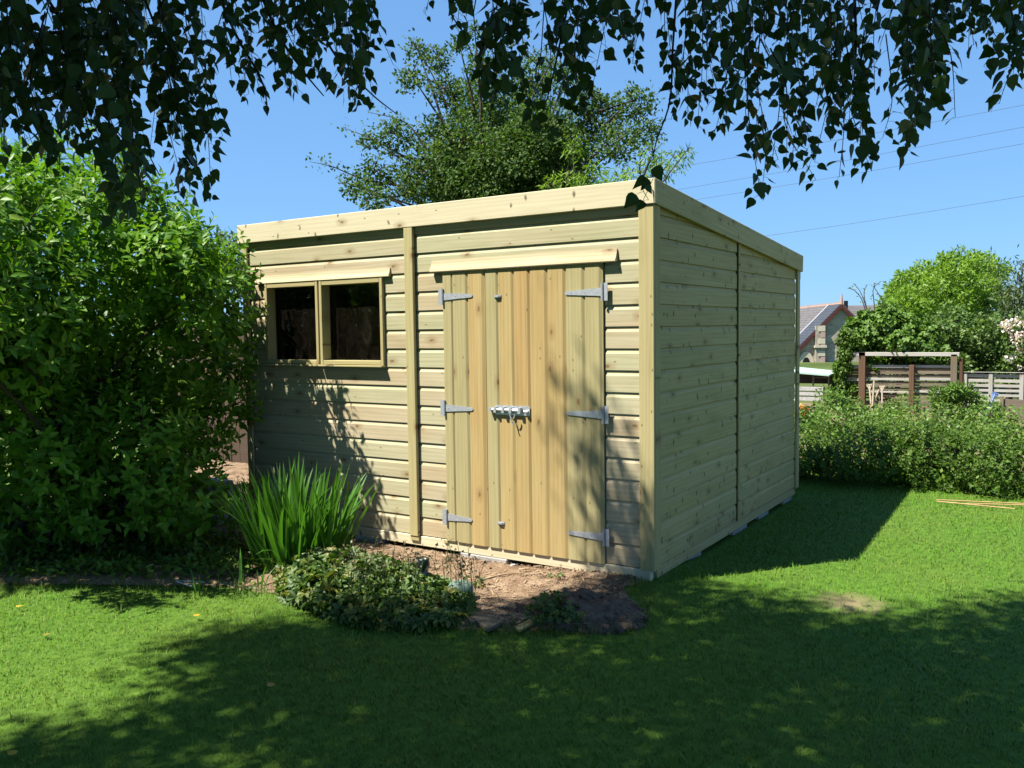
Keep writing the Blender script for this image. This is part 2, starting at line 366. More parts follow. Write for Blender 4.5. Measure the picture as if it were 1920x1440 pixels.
L_MID = mat_leaf('mid_green_leaf', [(.06, .12, .025), (.09, .16, .035), (.12, .20, .04), (.15, .22, .05)], .32, rough=.5)
L_GREYG = mat_leaf('grey_green_leaf', [(.06, .10, .035), (.09, .13, .05), (.11, .15, .06)], .28, rough=.55)
L_VINE = mat_leaf('vine_leaf', [(.07, .14, .018), (.10, .19, .025), (.14, .23, .04)], .32, rough=.45, spec=.3)
L_WEED = mat_leaf('weed_leaf', [(.06, .13, .02), (.10, .19, .03), (.15, .24, .04), (.18, .26, .05)], .35)
L_DRY = mat_leaf('dry_seed_head', [(.16, .12, .06), (.24, .19, .10), (.14, .14, .05)], .15)
L_YEL = mat_leaf('yellow_leaf', [(.55, .33, .03), (.5, .40, .05), (.42, .25, .05)], .3)
L_ROSE = mat_leaf('pale_pink_petal', [(.75, .62, .62), (.8, .72, .7), (.72, .52, .55)], .3)
L_ORNG = mat_leaf('orange_petal', [(.75, .25, .02), (.8, .40, .02), (.7, .06, .03), (.75, .45, .03)], .3)
L_GRASS = mat_leaf('lawn_grass', [(.065, .165, .010), (.085, .21, .014), (.115, .245, .02), (.075, .185, .012), (.19, .25, .05)], .25, rough=.5, spec=.3, patch=(1.6, (.17, .22, .035), .6), turf=.7)

def mat_ground():
    m, nt, b = newmat('lawn_soil'); L = nt.links; ge = N(nt, 'ShaderNodeNewGeometry')
    n = N(nt, 'ShaderNodeTexNoise', i_Scale=18.0, i_Detail=6.0); L.new(ge.outputs['Position'], n.inputs['Vector'])
    r = ramp(nt, [(.35, (.05, .10, .012)), (.65, (.08, .15, .02))]); L.new(n.outputs[0], r.inputs[0])
    # beyond the hedge and in the distance: rough ground
    sx = N(nt, 'ShaderNodeSeparateXYZ'); L.new(ge.outputs['Position'], sx.inputs[0])
    n2 = N(nt, 'ShaderNodeTexNoise', i_Scale=2.5, i_Detail=6.0); L.new(ge.outputs['Position'], n2.inputs['Vector'])
    r2 = ramp(nt, [(.40, (.19, .13, .085)), (.58, (.12, .12, .04))]); L.new(n2.outputs[0], r2.inputs[0])
    fc = math_n(nt, 'MAXIMUM', math_n(nt, 'GREATER_THAN', sx.outputs[1], 4.3), math_n(nt, 'MAXIMUM', math_n(nt, 'GREATER_THAN', sx.outputs[0], 6.0), math_n(nt, 'LESS_THAN', sx.outputs[1], -8.0)))
    rm = ramp(nt, [(.35, (.05, .075, .018)), (.6, (.085, .11, .03)), (.75, (.13, .12, .05))]); nm = N(nt, 'ShaderNodeTexNoise', i_Scale=.35, i_Detail=6.0); L.new(ge.outputs['Position'], nm.inputs['Vector']); L.new(nm.outputs[0], rm.inputs[0])
    far = math_n(nt, 'MAXIMUM', math_n(nt, 'MAXIMUM', math_n(nt, 'GREATER_THAN', sx.outputs[1], 16.0), math_n(nt, 'LESS_THAN', sx.outputs[1], -8.0)), math_n(nt, 'GREATER_THAN', math_n(nt, 'ABSOLUTE', sx.outputs[0]), 8.0))
    # worn patch on the lawn
    d = N(nt, 'ShaderNodeVectorMath', operation='DISTANCE'); L.new(ge.outputs['Position'], d.inputs[0]); d.inputs[1].default_value = (1.06, .17, 0)
    dd = math_n(nt, 'ADD', d.outputs['Value'], math_n(nt, 'MULTIPLY', math_n(nt, 'SUBTRACT', n.outputs[0], .5), .25))
    pr = ramp(nt, [(.05, (.8, .8, .8)), (.22, (0, 0, 0))]); L.new(dd, pr.inputs[0])
    c = mixc(nt, pr.outputs[0], r.outputs[0], (.22, .16, .095)); c = mixc(nt, fc, c, r2.outputs[0]); c = mixc(nt, far, c, rm.outputs[0])
    L.new(c, b.inputs['Base Color']); b.inputs['Roughness'].default_value = .95; b.inputs['Specular IOR Level'].default_value = .1
    return m
def mat_soil():
    m, nt, b = newmat('bed_soil'); L = nt.links; ge = N(nt, 'ShaderNodeNewGeometry')
    n = N(nt, 'ShaderNodeTexNoise', i_Scale=7.0, i_Detail=8.0, i_Roughness=.65); L.new(ge.outputs['Position'], n.inputs['Vector'])
    r = ramp(nt, [(.30, (.15, .095, .06)), (.5, (.25, .175, .115)), (.72, (.34, .255, .175))]); L.new(n.outputs[0], r.inputs[0])
    n3 = N(nt, 'ShaderNodeTexNoise', i_Scale=90.0, i_Detail=4.0); L.new(ge.outputs['Position'], n3.inputs['Vector'])
    r3 = ramp(nt, [(.35, (.6, .58, .55)), (.65, (1.15, 1.13, 1.1))]); L.new(n3.outputs[0], r3.inputs[0])
    L.new(mixc(nt, 1.0, r.outputs[0], r3.outputs[0], 'MULTIPLY'), b.inputs['Base Color']); b.inputs['Roughness'].default_value = 1.0; b.inputs['Specular IOR Level'].default_value = .1
    bp = N(nt, 'ShaderNodeBump', i_Strength=.8, i_Distance=.012); L.new(n3.outputs[0], bp.inputs['Height']); L.new(bp.outputs[0], b.inputs['Normal'])
    return m
M_GROUND, M_SOIL = mat_ground(), mat_soil()
M_HUMUS = mat_plain('dark_humus', (.055, .040, .030), (.15, .11, .08), 30, 1.0, 0, .1, .8, 120)
M_CHIP = mat_plain('wood_chip', (.24, .15, .08), (.40, .30, .19), 20, .9)

# ------------------------------------------------------------------ the ground
BED = [(-9, -2.9), (-3.3, -1.99), (-2.57, -1.6), (-2.09, -1.34), (-1.7, -1.29), (-1.07, -1.39), (-.63, -1.29), (-.25, -1.11), (.05, -.90), (.2, -.73), (.13, -.48), (-.10, -.22), (-.03, .02), (-3.44, .1), (-3.44, 1.9), (-9, 1.9)]
def gh(x, y):
    x = np.asarray(x, float); y = np.asarray(y, float)
    near = sstep(.55, .0, np.maximum.reduce([-3.9-x, x-.05, -.45-y, y-3.4]))
    cor = sstep(.25, 1.0, np.hypot(x, y))
    h = -.045*near*cor
    h = h-.036*np.clip(y-4.7, 0, 9.3)
    return h
def grid(xs, ys):
    X, Y = np.meshgrid(xs, ys); nx, ny = len(xs), len(ys)
    i = np.arange((ny-1)*(nx-1)); r = i//(nx-1); c = i % (nx-1); a = r*nx+c
    return X.ravel(), Y.ravel(), np.stack([a, a+1, a+nx+1, a+nx], 1)
xs = np.concatenate([[-600, -200, -80, -40, -20, -12, -8], np.arange(-6, 6.01, .15), [8, 12, 20, 40, 80, 200, 600]])
ys = np.concatenate([[-600, -200, -60, -30, -15], np.arange(-8, 16, .15), [18, 22, 30, 50, 90, 200, 600]])
X, Y, Fq = grid(xs, ys)
link('ground', mesh_np('ground', np.stack([X, Y, gh(X, Y)], 1), [Fq], M_GROUND, smooth=True), kind='structure')

xs = np.arange(-6.5, .35, .022); ys = np.arange(-2.6, 1.95, .022)
X, Y, Fq = grid(xs, ys)
nearb = sum(inpoly(X+dx, Y+dy, BED).astype(float) for dx in (-.08, 0, .08) for dy in (-.08, 0, .08))/9
hz = gh(X, Y)+.004+nearb*(.018*fbm(X*3, Y*3, 3, 5)+.022*fbm(X*17, Y*17, 3, 9))-.012*(1-nearb)
keep = inpoly(X, Y, BED)[Fq].any(1)
link('soil_bed', mesh_np('soil_bed', np.stack([X, Y, hz], 1), [Fq[keep]], M_SOIL, smooth=True), kind='structure')

# rough garden soil beyond the hedge
xs = np.arange(-4, 9, .08); ys = np.arange(4.7, 14.6, .08)
X, Y, Fq = grid(xs, ys)
hz = gh(X, Y)+.01+.10*fbm(X*1.7, Y*1.7, 4, 21)*sstep(4.7, 6, Y)
link('vegetable_plot', mesh_np('vegetable_plot', np.stack([X, Y, hz], 1), [Fq], M_GROUND, smooth=True), kind='structure')

# ------------------------------------------------------------------ the shed
SW, SD, HT, ZB = 3.4085, 3.03, 2.30, .0735
DROP = .2341
PITCH_B = .1275
shed = thing('garden_shed', 'new timber garden shed with pent roof, double doors and two windows', 'shed')
def SHIP(h, t=.0135):
    return [(-.008, 0), (t-.0015, 0), (t, .002), (t, h*.77), (t-.004, h*.83), (t-.008, h*.91), (t-.0095, h-.001), (-.0085, h-.001), (-.0085, h+.010), (-.014, h+.010), (-.014, .011), (-.008, .011)]
_cache = {}
def front_M(x, y, z): return Matrix(((-1, 0, 0, x), (0, -1, 0, y), (0, 0, 1, z), (0, 0, 0, 1)))       # length to -X, outward -Y
def side_M(x, y, z): return Matrix(((0, 1, 0, x), (-1, 0, 0, y), (0, 0, 1, z), (0, 0, 0, 1)))         # length to -Y, outward +X
def vert_M(x, y, z): return Matrix(((0, 0, 1, x), (0, -1, 0, y), (1, 0, 0, z), (0, 0, 0, 1)))         # length to +Z, outward -Y
def shiplap_front(x0, x1, z, h=PITCH_B, mat=W_CLAD):
    key = (round(x1-x0, 3), h)
    if key not in _cache: _cache[key] = prism_me('cladding_board', SHIP(h), x1-x0, mat)
    dz = random.uniform(-.0006, .0006); dy = random.uniform(-.0008, .0008)
    link('cladding_board', _cache[key], shed, front_M(x1, dy, z+dz))
for k in range(17):
    z = ZB+k*PITCH_B
    # left panel
    if 9 <= k <= 13:
        shiplap_front(-3.352, -3.168, z); shiplap_front(-1.978, -1.777, z)
    else: shiplap_front(-3.352, -1.777, z)
    # right panel
    if k <= 13:
        shiplap_front(-1.701, -1.462, z); shiplap_front(-.286, -.0615, z)
    else: shiplap_front(-1.701, -.0615, z)
def roof_z(y): return HT-DROP*(y+.043)/(SD+.0685+.043)
def side_board(y0, y1, z):
    """length runs from y1 down to y0, top trimmed to the roof slope"""
    prof = SHIP(PITCH_B); n = 9; bm = bmesh.new(); rings = []
    for i in range(n):
        L = (y1-y0)*i/(n-1); lim = roof_z(y1-L)-.045-z
        rings.append([bm.verts.new((L, o, min(zz, lim))) for o, zz in prof])
    if min(roof_z(y0), roof_z(y1))-.045-z < -.0 and max(roof_z(y0), roof_z(y1))-.045-z < .02: bm.free(); return
    for i in range(n-1):
        for j in range(len(prof)):
            bm.faces.new((rings[i][j], rings[i][(j+1) % len(prof)], rings[i+1][(j+1) % len(prof)], rings[i+1][j]))
    bm.faces.new(rings[0]); bm.faces.new(rings[-1])
    full = z+PITCH_B+.01 < min(roof_z(y0), roof_z(y1))-.045
    key = ('s', round(y1-y0, 3))
    if full and key in _cache: bm.free(); me = _cache[key]
    else:
        me = bm_mesh('cladding_board', bm, W_SHADE)
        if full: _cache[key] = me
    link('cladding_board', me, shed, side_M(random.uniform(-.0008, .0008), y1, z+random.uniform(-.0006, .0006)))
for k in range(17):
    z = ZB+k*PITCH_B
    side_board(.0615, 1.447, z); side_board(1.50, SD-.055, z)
# trims: (name, x0,x1,y0,y1,z0,z1)
def upright(name, x0, x1, y0, y1, z0, z1, mat=W_TRIM, bev=.003, lab=None):
    """vertical timber; local x runs up"""
    me = box_me(name, 0, z1-z0, 0, y1-y0, 0, x1-x0, mat, bev)
    o = link(name, me, shed, Matrix(((0, 0, 1, x0), (0, -1, 0, y1), (1, 0, 0, z0), (0, 0, 0, 1))))
    if lab: o['label'] = lab
    return o
upright('corner_post', -.0605, .0330, -.034, -.0150, ZB-.008, 2.157)
upright('corner_post', .0140, .0330, -.0145, .0600, ZB-.004, 2.157, W_SHADE)
upright('corner_post', -SW, -3.3535, -.034, -.0150, ZB-.008, 2.157)
upright('corner_post', -SW-.030, -SW+.016, -.0145, .0600, ZB-.004, 2.157)
upright('cover_batten', -1.776, -1.702, -.042, -.0150, ZB-.006, 2.157)
upright('cover_batten', .0140, .0250, 1.462, 1.499, ZB, 2.06, W_SHADE, .002)
upright('corner_post', .0140, .0330, SD-.054, SD+.02, ZB-.01, 1.97, W_SHADE)
# hidden lining, back and left walls, floor so that the inside is dark and closed
link('back_wall', box_me('back_wall', -SW, -.015, SD-.03, SD, ZB, 2.02, W_SHADE), shed)
link('left_wall', box_me('left_wall', -SW-.02, -SW+.012, .061, SD-.031, ZB, 2.02, W_CLAD), shed)
link('wall_frame', box_me('wall_frame', -1.80, -1.72, .016, .06, ZB, 2.15, W_TRIM), shed)
link('wall_frame', box_me('wall_frame', -SW+.04, -1.81, .016, .06, 1.13, 1.19, W_TRIM), shed)
link('shed_floor', box_me('shed_floor', -SW+.02, -.02, .02, SD-.04, .072, .09, W_TRIM), shed)
# bearers
def bearer(x0, x1, y0, y1): 
    return box_me('bearer', 0, x1-x0, 0, y1-y0, 0, .066, W_FASC, .003)
link('bearer', box_me('bearer', 0, SW-.01, -.05, 0, 0, .066, W_FASC, .003), shed, front_M(-.0005, -.023, .002))
link('bearer', box_me('bearer', 0, SD-.06, -.05, 0, 0, .068, W_SHADE, .003), shed, side_M(.006, SD, .001))
link('bearer', box_me('bearer', 0, SW-.01, -.05, 0, 0, .066, W_FASC, .003), shed, front_M(-.06, SD-.06, .002))
# roof and fascias
def sloped(name, x0, x1, y0, y1, zt, th, mat):
    bm = bmesh.new()
    vv = [bm.verts.new((x, y, roof_z(y)+zt-d)) for d in (0, th) for (x, y) in ((x0, y0), (x1, y0), (x1, y1), (x0, y1))]
    for f in ((0, 1, 2, 3), (7, 6, 5, 4), (0, 4, 5, 1), (1, 5, 6, 2), (2, 6, 7, 3), (3, 7, 4, 0)): bm.faces.new([vv[i] for i in f])
    return bm_mesh(name, bm, mat)
link('roof', sloped('roof', -SW-.015, .024, -.021, SD+.045, -.012, .024, M_FELT), shed)
link('fascia_board', box_me('fascia_board', 0, SW+.036+.0454, 0, .021, 0, .14, W_FASC, .003), shed, front_M(.0454, -.022, HT-.14))
sf = math.atan2(DROP, SD+.0685+.043); Ls = math.hypot(DROP, SD+.09)
bm_len = Ls
me = box_me('fascia_board', 0, bm_len, 0, .021, -.139, 0, W_SHADE, .003)  # side fascia takes the shade-toned pine, darker than the front fascia
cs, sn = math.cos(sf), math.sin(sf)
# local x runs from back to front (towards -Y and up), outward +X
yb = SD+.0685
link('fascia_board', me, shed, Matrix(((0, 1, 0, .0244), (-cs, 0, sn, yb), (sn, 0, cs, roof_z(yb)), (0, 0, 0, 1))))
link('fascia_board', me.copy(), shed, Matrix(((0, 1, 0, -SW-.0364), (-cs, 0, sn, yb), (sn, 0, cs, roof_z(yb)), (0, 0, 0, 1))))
link('fascia_board', box_me('fascia_board', -SW-.014, .0235, SD+.047, SD+.066, roof_z(yb)-.20, roof_z(yb)-.02, W_SHADE, .002), shed)

# hoods over windows and doors
HOOD = [(.0145, .064), (.021, .064), (.0235, .050), (.028, .034), (.036, .018), (.040, .006), (.037, 0), (.0145, .006)]
link('window_hood', prism_me('window_hood', HOOD, 1.345, W_CLAD), shed, front_M(-1.918, 0, 1.838))
HOOD2 = [(.0145, .078), (.022, .078), (.026, .060), (.032, .042), (.043, .022), (.049, .007), (.046, 0), (.0145, .006)]
link('door_hood', prism_me('door_hood', HOOD2, 1.355, W_CLAD), shed, front_M(-.200, 0, 1.848))

# windows
def mat_glass():
    m, nt, b = newmat('dusty_glazing'); L = nt.links; tc = N(nt, 'ShaderNodeTexCoord'); oi = N(nt, 'ShaderNodeObjectInfo')
    rv = N(nt, 'ShaderNodeVectorMath', operation='SCALE'); rv.inputs[0].default_value = (9, 5, 7); L.new(oi.outputs['Random'], rv.inputs['Scale'])
    n = N(nt, 'ShaderNodeTexNoise', i_Scale=1.0, i_Detail=6.0, i_Roughness=.7, i_Distortion=1.2); L.new(vscale(nt, tc.outputs['Object'], (9, 1, 4.5), rv.outputs[0]), n.inputs['Vector'])
    r = ramp(nt, [(.40, (.004, .004, .004)), (.62, (.016, .016, .016)), (.90, (.09, .09, .09))]); L.new(n.outputs[0], r.inputs[0])
    tr = N(nt, 'ShaderNodeBsdfTransparent'); tr.inputs[0].default_value = (.55, .56, .54, 1)
    gl = N(nt, 'ShaderNodeBsdfGlossy'); gl.inputs['Roughness'].default_value = .04
    fr = N(nt, 'ShaderNodeFresnel', i_IOR=1.45)
    m1 = N(nt, 'ShaderNodeMixShader'); L.new(fr.outputs[0], m1.inputs[0]); L.new(tr.outputs[0], m1.inputs[1]); L.new(gl.outputs[0], m1.inputs[2])
    df = N(nt, 'ShaderNodeBsdfDiffuse'); df.inputs[0].default_value = (.50, .40, .30, 1)
    m2 = N(nt, 'ShaderNodeMixShader'); L.new(r.outputs[0], m2.inputs[0]); L.new(m1.outputs[0], m2.inputs[1]); L.new(df.outputs[0], m2.inputs[2])
    L.new(m2.outputs[0], nt.nodes['Material Output'].inputs[0]); return m
M_GLASS = mat_glass()
def window(x0, x1):
    z0, z1 = 1.233, 1.842
    t = link('window', None, shed); t.location = ((x0+x1)/2, 0, z0); t.empty_display_size = .1
    ox = (x0+x1)/2; s = .026
    def vb(xa, xb): link('stile', box_me('stile', 0, z1-z0, -.058, .036, 0, xb-xa, W_TRIM, .002), t, Matrix(((0, 0, 1, xa-ox), (0, -1, 0, 0), (1, 0, 0, 0), (0, 0, 0, 1))))
    vb(x0, x0+s); vb(x1-s, x1)
    def hb(za, zb): link('rail', box_me('rail', 0, x1-x0-2*s-.001, -.057, .035, 0, zb-za, W_TRIM, .002), t, Matrix(((-1, 0, 0, x1-s-.0005-ox), (0, -1, 0, 0), (0, 0, 1, za-z0), (0, 0, 0, 1))))
    hb(z0+.002, z0+.030); hb(z1-.036, z1-.001)
    link('sill', box_me('sill', 0, x1-x0+.008, -.01, .062, 0, .012, W_TRIM, .002), t, Matrix(((-1, 0, 0, x1+.004-ox), (0, -1, 0, 0), (0, 0, 1, -.0135), (0, 0, 0, 1))))
    link('pane', box_me('pane', x0-ox+s-.004, x1-ox-s+.004, .046, .050, .026, z1-z0-.034, M_GLASS), t)
window(-3.164, -2.602); window(-2.588, -1.982)

# doors
def hinge_me(L, sgn):
    """strap along +x*sgn from the knuckle, outward = -Y"""
    bm = bmesh.new()
    def ex(poly, y0, y1):
        a = [bm.verts.new((x*sgn, y0, z)) for x, z in poly]; b_ = [bm.verts.new((x*sgn, y1, z)) for x, z in poly]
        n = len(poly); bm.faces.new(a); bm.faces.new(b_)
        for i in range(n): bm.faces.new((a[i], a[(i+1) % n], b_[(i+1) % n], b_[i]))
    ex([(.014, -.024), (L*.5, -.017), (L-.012, -.011), (L-.003, -.006), (L, 0), (L-.003, .006), (L-.012, .011), (L*.5, .017), (.014, .024)], -.0035, 0)
    ex([(-.030, -.052), (-.006, -.052), (-.006, .052), (-.030, .052)], -.0035, .0)
    ret = bmesh.ops.create_cone(bm, cap_ends=True, segments=8, radius1=.0085, radius2=.0085, depth=.104)
    for v in ret['verts']: v.co += Vector((.004*sgn, -.005, 0))
    return bm_mesh('hinge', bm, M_GALV)
def screw_bm(pts, y, r=.0045):
    bm = bmesh.new()
    for x, z in pts:
        ret = bmesh.ops.create_cone(bm, cap_ends=True, segments=8, radius1=r, radius2=r*.6, depth=.002)
        for v in ret['verts']: v.co = Vector((x+v.co.x, y-v.co.z, z+v.co.y))
    return bm_mesh('screws', bm, M_SCREW)
DZ0, DZ1 = .069, 1.852
def door(edges, hinge_x, sgn, mats, hz):
    x0, x1 = edges[0], edges[-1]
    t = link('door', box_me('door', x0+.004, x1-.004, -.015, .012, DZ0+.02, DZ1-.01, W_TRIM), shed)
    for i in range(len(edges)-1):
        wd = edges[i+1]-edges[i]; pr = [(o, zz) for o, zz in SHIP(wd, .0195)]
        pr = [(.0005, .0005), (.0185, .0005), (.0195, .002), (.0195, wd*.80), (.0165, wd*.86), (.0125, wd*.93), (.0105, wd-.0015), (.0005, wd-.0015)]
        dj = random.uniform(-.002, .002)
        link('door_board', prism_me('door_board', pr, DZ1-DZ0, mats[i]), t, vert_M(edges[i], -.0155, DZ0+dj))
    for z, L in hz:
        h = link('hinge', hinge_me(L, sgn), t); h.location = (hinge_x, -.0365, z)
    return t
EL = [-1.4580, -1.378, -1.254, -1.1260]
ER = [-1.1185, -1.021, -.902, -.786, -.66, -.532, -.404, -.2890]
dL = door(EL, -1.461, 1, [W_DOORG, W_DOORG, W_DOOR], [(1.688, .245), (.957, .235), (.229, .215)])
dR = door(ER, -.284, -1, [W_DOORG, W_DOOR, W_DOOR, W_DOOR, W_DOOR, W_DOORG, W_DOORG], [(1.680, .255), (.961, .250), (.232, .250)])
# hinge screws as one small part per door
link('hinge_screws', screw_bm([(-1.461+d, z) for z in (1.688, .957, .229) for d in (.04, .11, .19)], -.0400), dL)['kind'] = 'stuff'
link('hinge_screws', screw_bm([(-.284-d, z) for z in (1.680, .961, .232) for d in (.04, .12, .21)], -.0400), dR)['kind'] = 'stuff'
# door lock: sliding bolt with padlock staple
def bolt_me():
    bm = bmesh.new()
    def bx(x0, x1, y0, y1, z0, z1):
        r = bmesh.ops.create_cube(bm, size=1)
        for v in r['verts']: v.co = Vector(((x0+x1)/2+v.co.x*(x1-x0), (y0+y1)/2+v.co.y*(y1-y0), (z0+z1)/2+v.co.z*(z1-z0)))
    def rod(x0, x1, y, z, r_, axis='x'):
        r = bmesh.ops.create_cone(bm, cap_ends=True, segments=10, radius1=r_, radius2=r_, depth=x1-x0)
        for v in r['verts']:
            c = v.co.copy(); v.co = Vector(((x0+x1)/2+c.z, y+c.x, z+c.y)) if axis == 'x' else Vector((y+c.x, z+c.y, (x0+x1)/2+c.z))
    bx(-.105, .150, -.003, 0, -.030, .030)
    rod(-.135, .075, -.016, .002, .0105)
    for x in (-.095, -.035, .02, .085): bx(x-.009, x+.009, -.030, -.0032, -.017, .021)
    bx(-.142, -.125, -.028, -.005, -.012, .016)
    rod(.118, .142, -.014, -.004, .010); 
    return bm_mesh('bolt', bm, M_ZINC)
b_ = link('bolt', bolt_me(), dR); b_.location = (-.945, -.0362, .962)
tb = Tubes(); a = np.linspace(0, math.pi, 9)
tb.add(np.stack([.042+.018*np.cos(a), np.full(9, -.034), -.02-.030*np.sin(a)], 1), .0045, 6)
tb.add([(.028, -.036, -.030), (.034, -.036, -.062), (.045, -.034, -.085)], .004, 6)
link('padlock_staple', tb.mesh('padlock_staple', M_ZINC), b_)
# small bow handles (screw plates)
def eye(z):
    bm = bmesh.new()
    for x0, x1, y0, y1, z0, z1 in ((-.026, .026, -.003, 0, -.009, .009), (-.014, .014, -.014, -.0032, -.006, .006), (-.022, -.016, -.008, -.0032, -.005, .005), (.016, .022, -.008, -.0032, -.005, .005)):
        r = bmesh.ops.create_cube(bm, size=1)
        for v in r['verts']: v.co = Vector(((x0+x1)/2+v.co.x*(x1-x0), (y0+y1)/2+v.co.y*(y1-y0), (z0+z1)/2+v.co.z*(z1-z0)))
    o = link('door_catch', bm_mesh('door_catch', bm, M_GALV), dR); o.location = (-1.022, -.0362, z)
eye(1.677); eye(.236)
# door stop lug under left door
link('stop_block', box_me('stop_block', -1.49, -1.455, -.034, -.0235, .050, .068, W_TRIM, .002), shed)
link('stop_block', box_me('stop_block', -1.775, -1.70, -.036, -.0235, .035, .0665, W_TRIM, .002), shed)

# concrete blocks under the bearers
for i, (x0, x1, y0, y1, lab) in enumerate([
        (-1.36, -.99, -.030, .20, 'pale concrete slab under the front bearer below the double doors'),
        (-2.30, -2.06, -.028, .20, 'pale concrete slab under the front bearer beside the tall strap leaves'),
        (-.46, -.24, -.030, .20, 'short pale concrete slab under the front bearer near the right corner'),
        (-.22, -.022, .55, .85, 'concrete block under the side bearer nearest the front corner'),
        (-.22, -.022, 1.50, 1.80, 'concrete block under the middle of the shaded side bearer'),
        (-.22, -.022, 2.10, 2.35, 'concrete block under the side bearer, second from the back'),
        (-.22, -.022, 2.78, 3.02, 'pale concrete block under the back end of the shaded side')]):
    thing('concrete_block', lab, 'concrete block', ((x0+x1)/2, (y0+y1)/2, -.0005), 'concrete blocks under the shed',
          box_me('concrete_block', -(x1-x0)/2, (x1-x0)/2, -(y1-y0)/2, (y1-y0)/2, -.075, 0, M_CONC, .004, .002))

# ------------------------------------------------------------------ lawn grass
def grass():
    tv = np.array([(-.5, 0, 0), (.5, 0, 0), (-.36, .10, .55), (.36, .10, .55), (0, .42, 1.0)], float)
    def zone(x0, x1, y0, y1, dens):
        n = int((x1-x0)*(y1-y0)*dens); return np.stack([rng.uniform(x0, x1, n), rng.uniform(y0, y1, n)], 1)
    P = zone(-4.5, 5.0, -6.5, 4.3, 9000)
    d = np.hypot(P[:, 0]-CAM[0], P[:, 1]-CAM[1]); fwd = (P-CAM[:2])@FW[:2]; lat = np.abs((P-CAM[:2])@RI[:2])
    inview = (fwd > 1.6) & (lat < fwd*.68+.5)
    pr = np.where(inview, np.interp(d, [2.5, 4.5, 6.5, 9], [.72, .55, .38, .30]), np.where(fwd > 0, .09, .04))
    P = P[rng.random(len(P)) < pr]
    x, y = P.T
    ed = .05*(fbm(x*6, y*6, 2, 3)-.5)
    bad = inpoly(x+ed, y+ed, BED) | ((x < .06) & (x > -3.5) & (y > -.02) & (y < 3.06)) | ((x < -3.3) & (y > -1.9) & (y < 3.2)) 
    worn = np.hypot((x-1.06)/1.3, y-.17)+.12*(fbm(x*8, y*8, 3, 4)-.5) 
    bad |= rng.random(len(x)) < np.interp(worn, [.04, .13, .27], [.88, .6, 0])
    P = P[~bad]; x, y = P.T; n = len(P)
    d = np.hypot(x-CAM[0], y-CAM[1])
    clump = fbm(x*5, y*5, 3, 6)
    h = rng.uniform(.012, .030, n)*(.55+.95*clump)*np.where(rng.random(n) < .05, 1.9, 1)
    wd = rng.uniform(.0022, .0040, n)*np.interp(d, [3, 8], [1, 1.9])
    az = rng.uniform(0, 2*math.pi, n); lean = rng.uniform(.5, 1.9, n)
    V = np.empty((n, 5, 3)); ca, sa = np.cos(az), np.sin(az)
    lx = tv[:, 0][None]*wd[:, None]; ly = tv[:, 1][None]*(h*lean*1.6)[:, None]; lz = tv[:, 2][None]*h[:, None]*np.sqrt(np.clip(1.15-.35*lean, .4, 1))[:, None]
    V[..., 0] = x[:, None]+lx*ca[:, None]-ly*sa[:, None]; V[..., 1] = y[:, None]+lx*sa[:, None]+ly*ca[:, None]; V[..., 2] = gh(x, y)[:, None]-.002+lz
    i = np.arange(n)[:, None]*5
    return mesh_np('grass', V.reshape(-1, 3), [i+np.array([0, 1, 3, 2]), i+np.array([2, 3, 4])], L_GRASS, np.repeat(np.where(np.hypot(x-1.06, y-.17) < .42+.2*rng.random(n), .75+.22*rng.random(n), rng.random(n)), 5)), n
gm, ng = grass()
link('grass', gm, kind='stuff')

# longer uncut tufts round the bed edge and shed corner
def tufts(pts, n, h0, h1, spread):
    pos = []; 
    for (px_, py_) in pts:
        q = rng.normal(0, spread, (n, 2)); pos.append(np.stack([px_+q[:, 0], py_+q[:, 1]], 1))
    P = np.concatenate(pos); m = len(P); az = rng.uniform(0, 6.28, m)
    tip = np.stack([np.cos(az)*.45, np.sin(az)*.45, np.ones(m)], 1); nr = np.stack([np.cos(az), np.sin(az), -np.ones(m)*.4], 1)
    sz = rng.uniform(h0, h1, m)
    tm = (np.array([(-.03, 0, 0), (.03, 0, 0), (.022, .55, -.05), (-.022, .55, -.05), (0, 1, -.25)], float), [np.array([(0, 1, 2, 3)]), np.array([(3, 2, 4)])])
    return bake('long_grass', tm, frames(tip, nr), np.column_stack([P, gh(P[:, 0], P[:, 1])]), sz, L_GRASS)
ed = [(-.06+.02*i, -.10-.01*i) for i in range(6)]+[(.06, .02), (.08, .25), (.06, .5), (.07, .8), (.07, 1.2), (.07, 1.6), (-.14, -.07), (-.2, -.06)]
link('long_grass', tufts(ed+[(.22+random.uniform(-.04, .04), -.75+.05*i) for i in range(8)]+[(a[0]+(b_[0]-a[0])*t+random.gauss(0, .02), a[1]+(b_[1]-a[1])*t-.02+random.gauss(0, .02)) for a, b_ in zip(EDGE, EDGE[1:]) for t in np.arange(0, 1, .12)], 26, .025, .065, .06), kind='stuff')

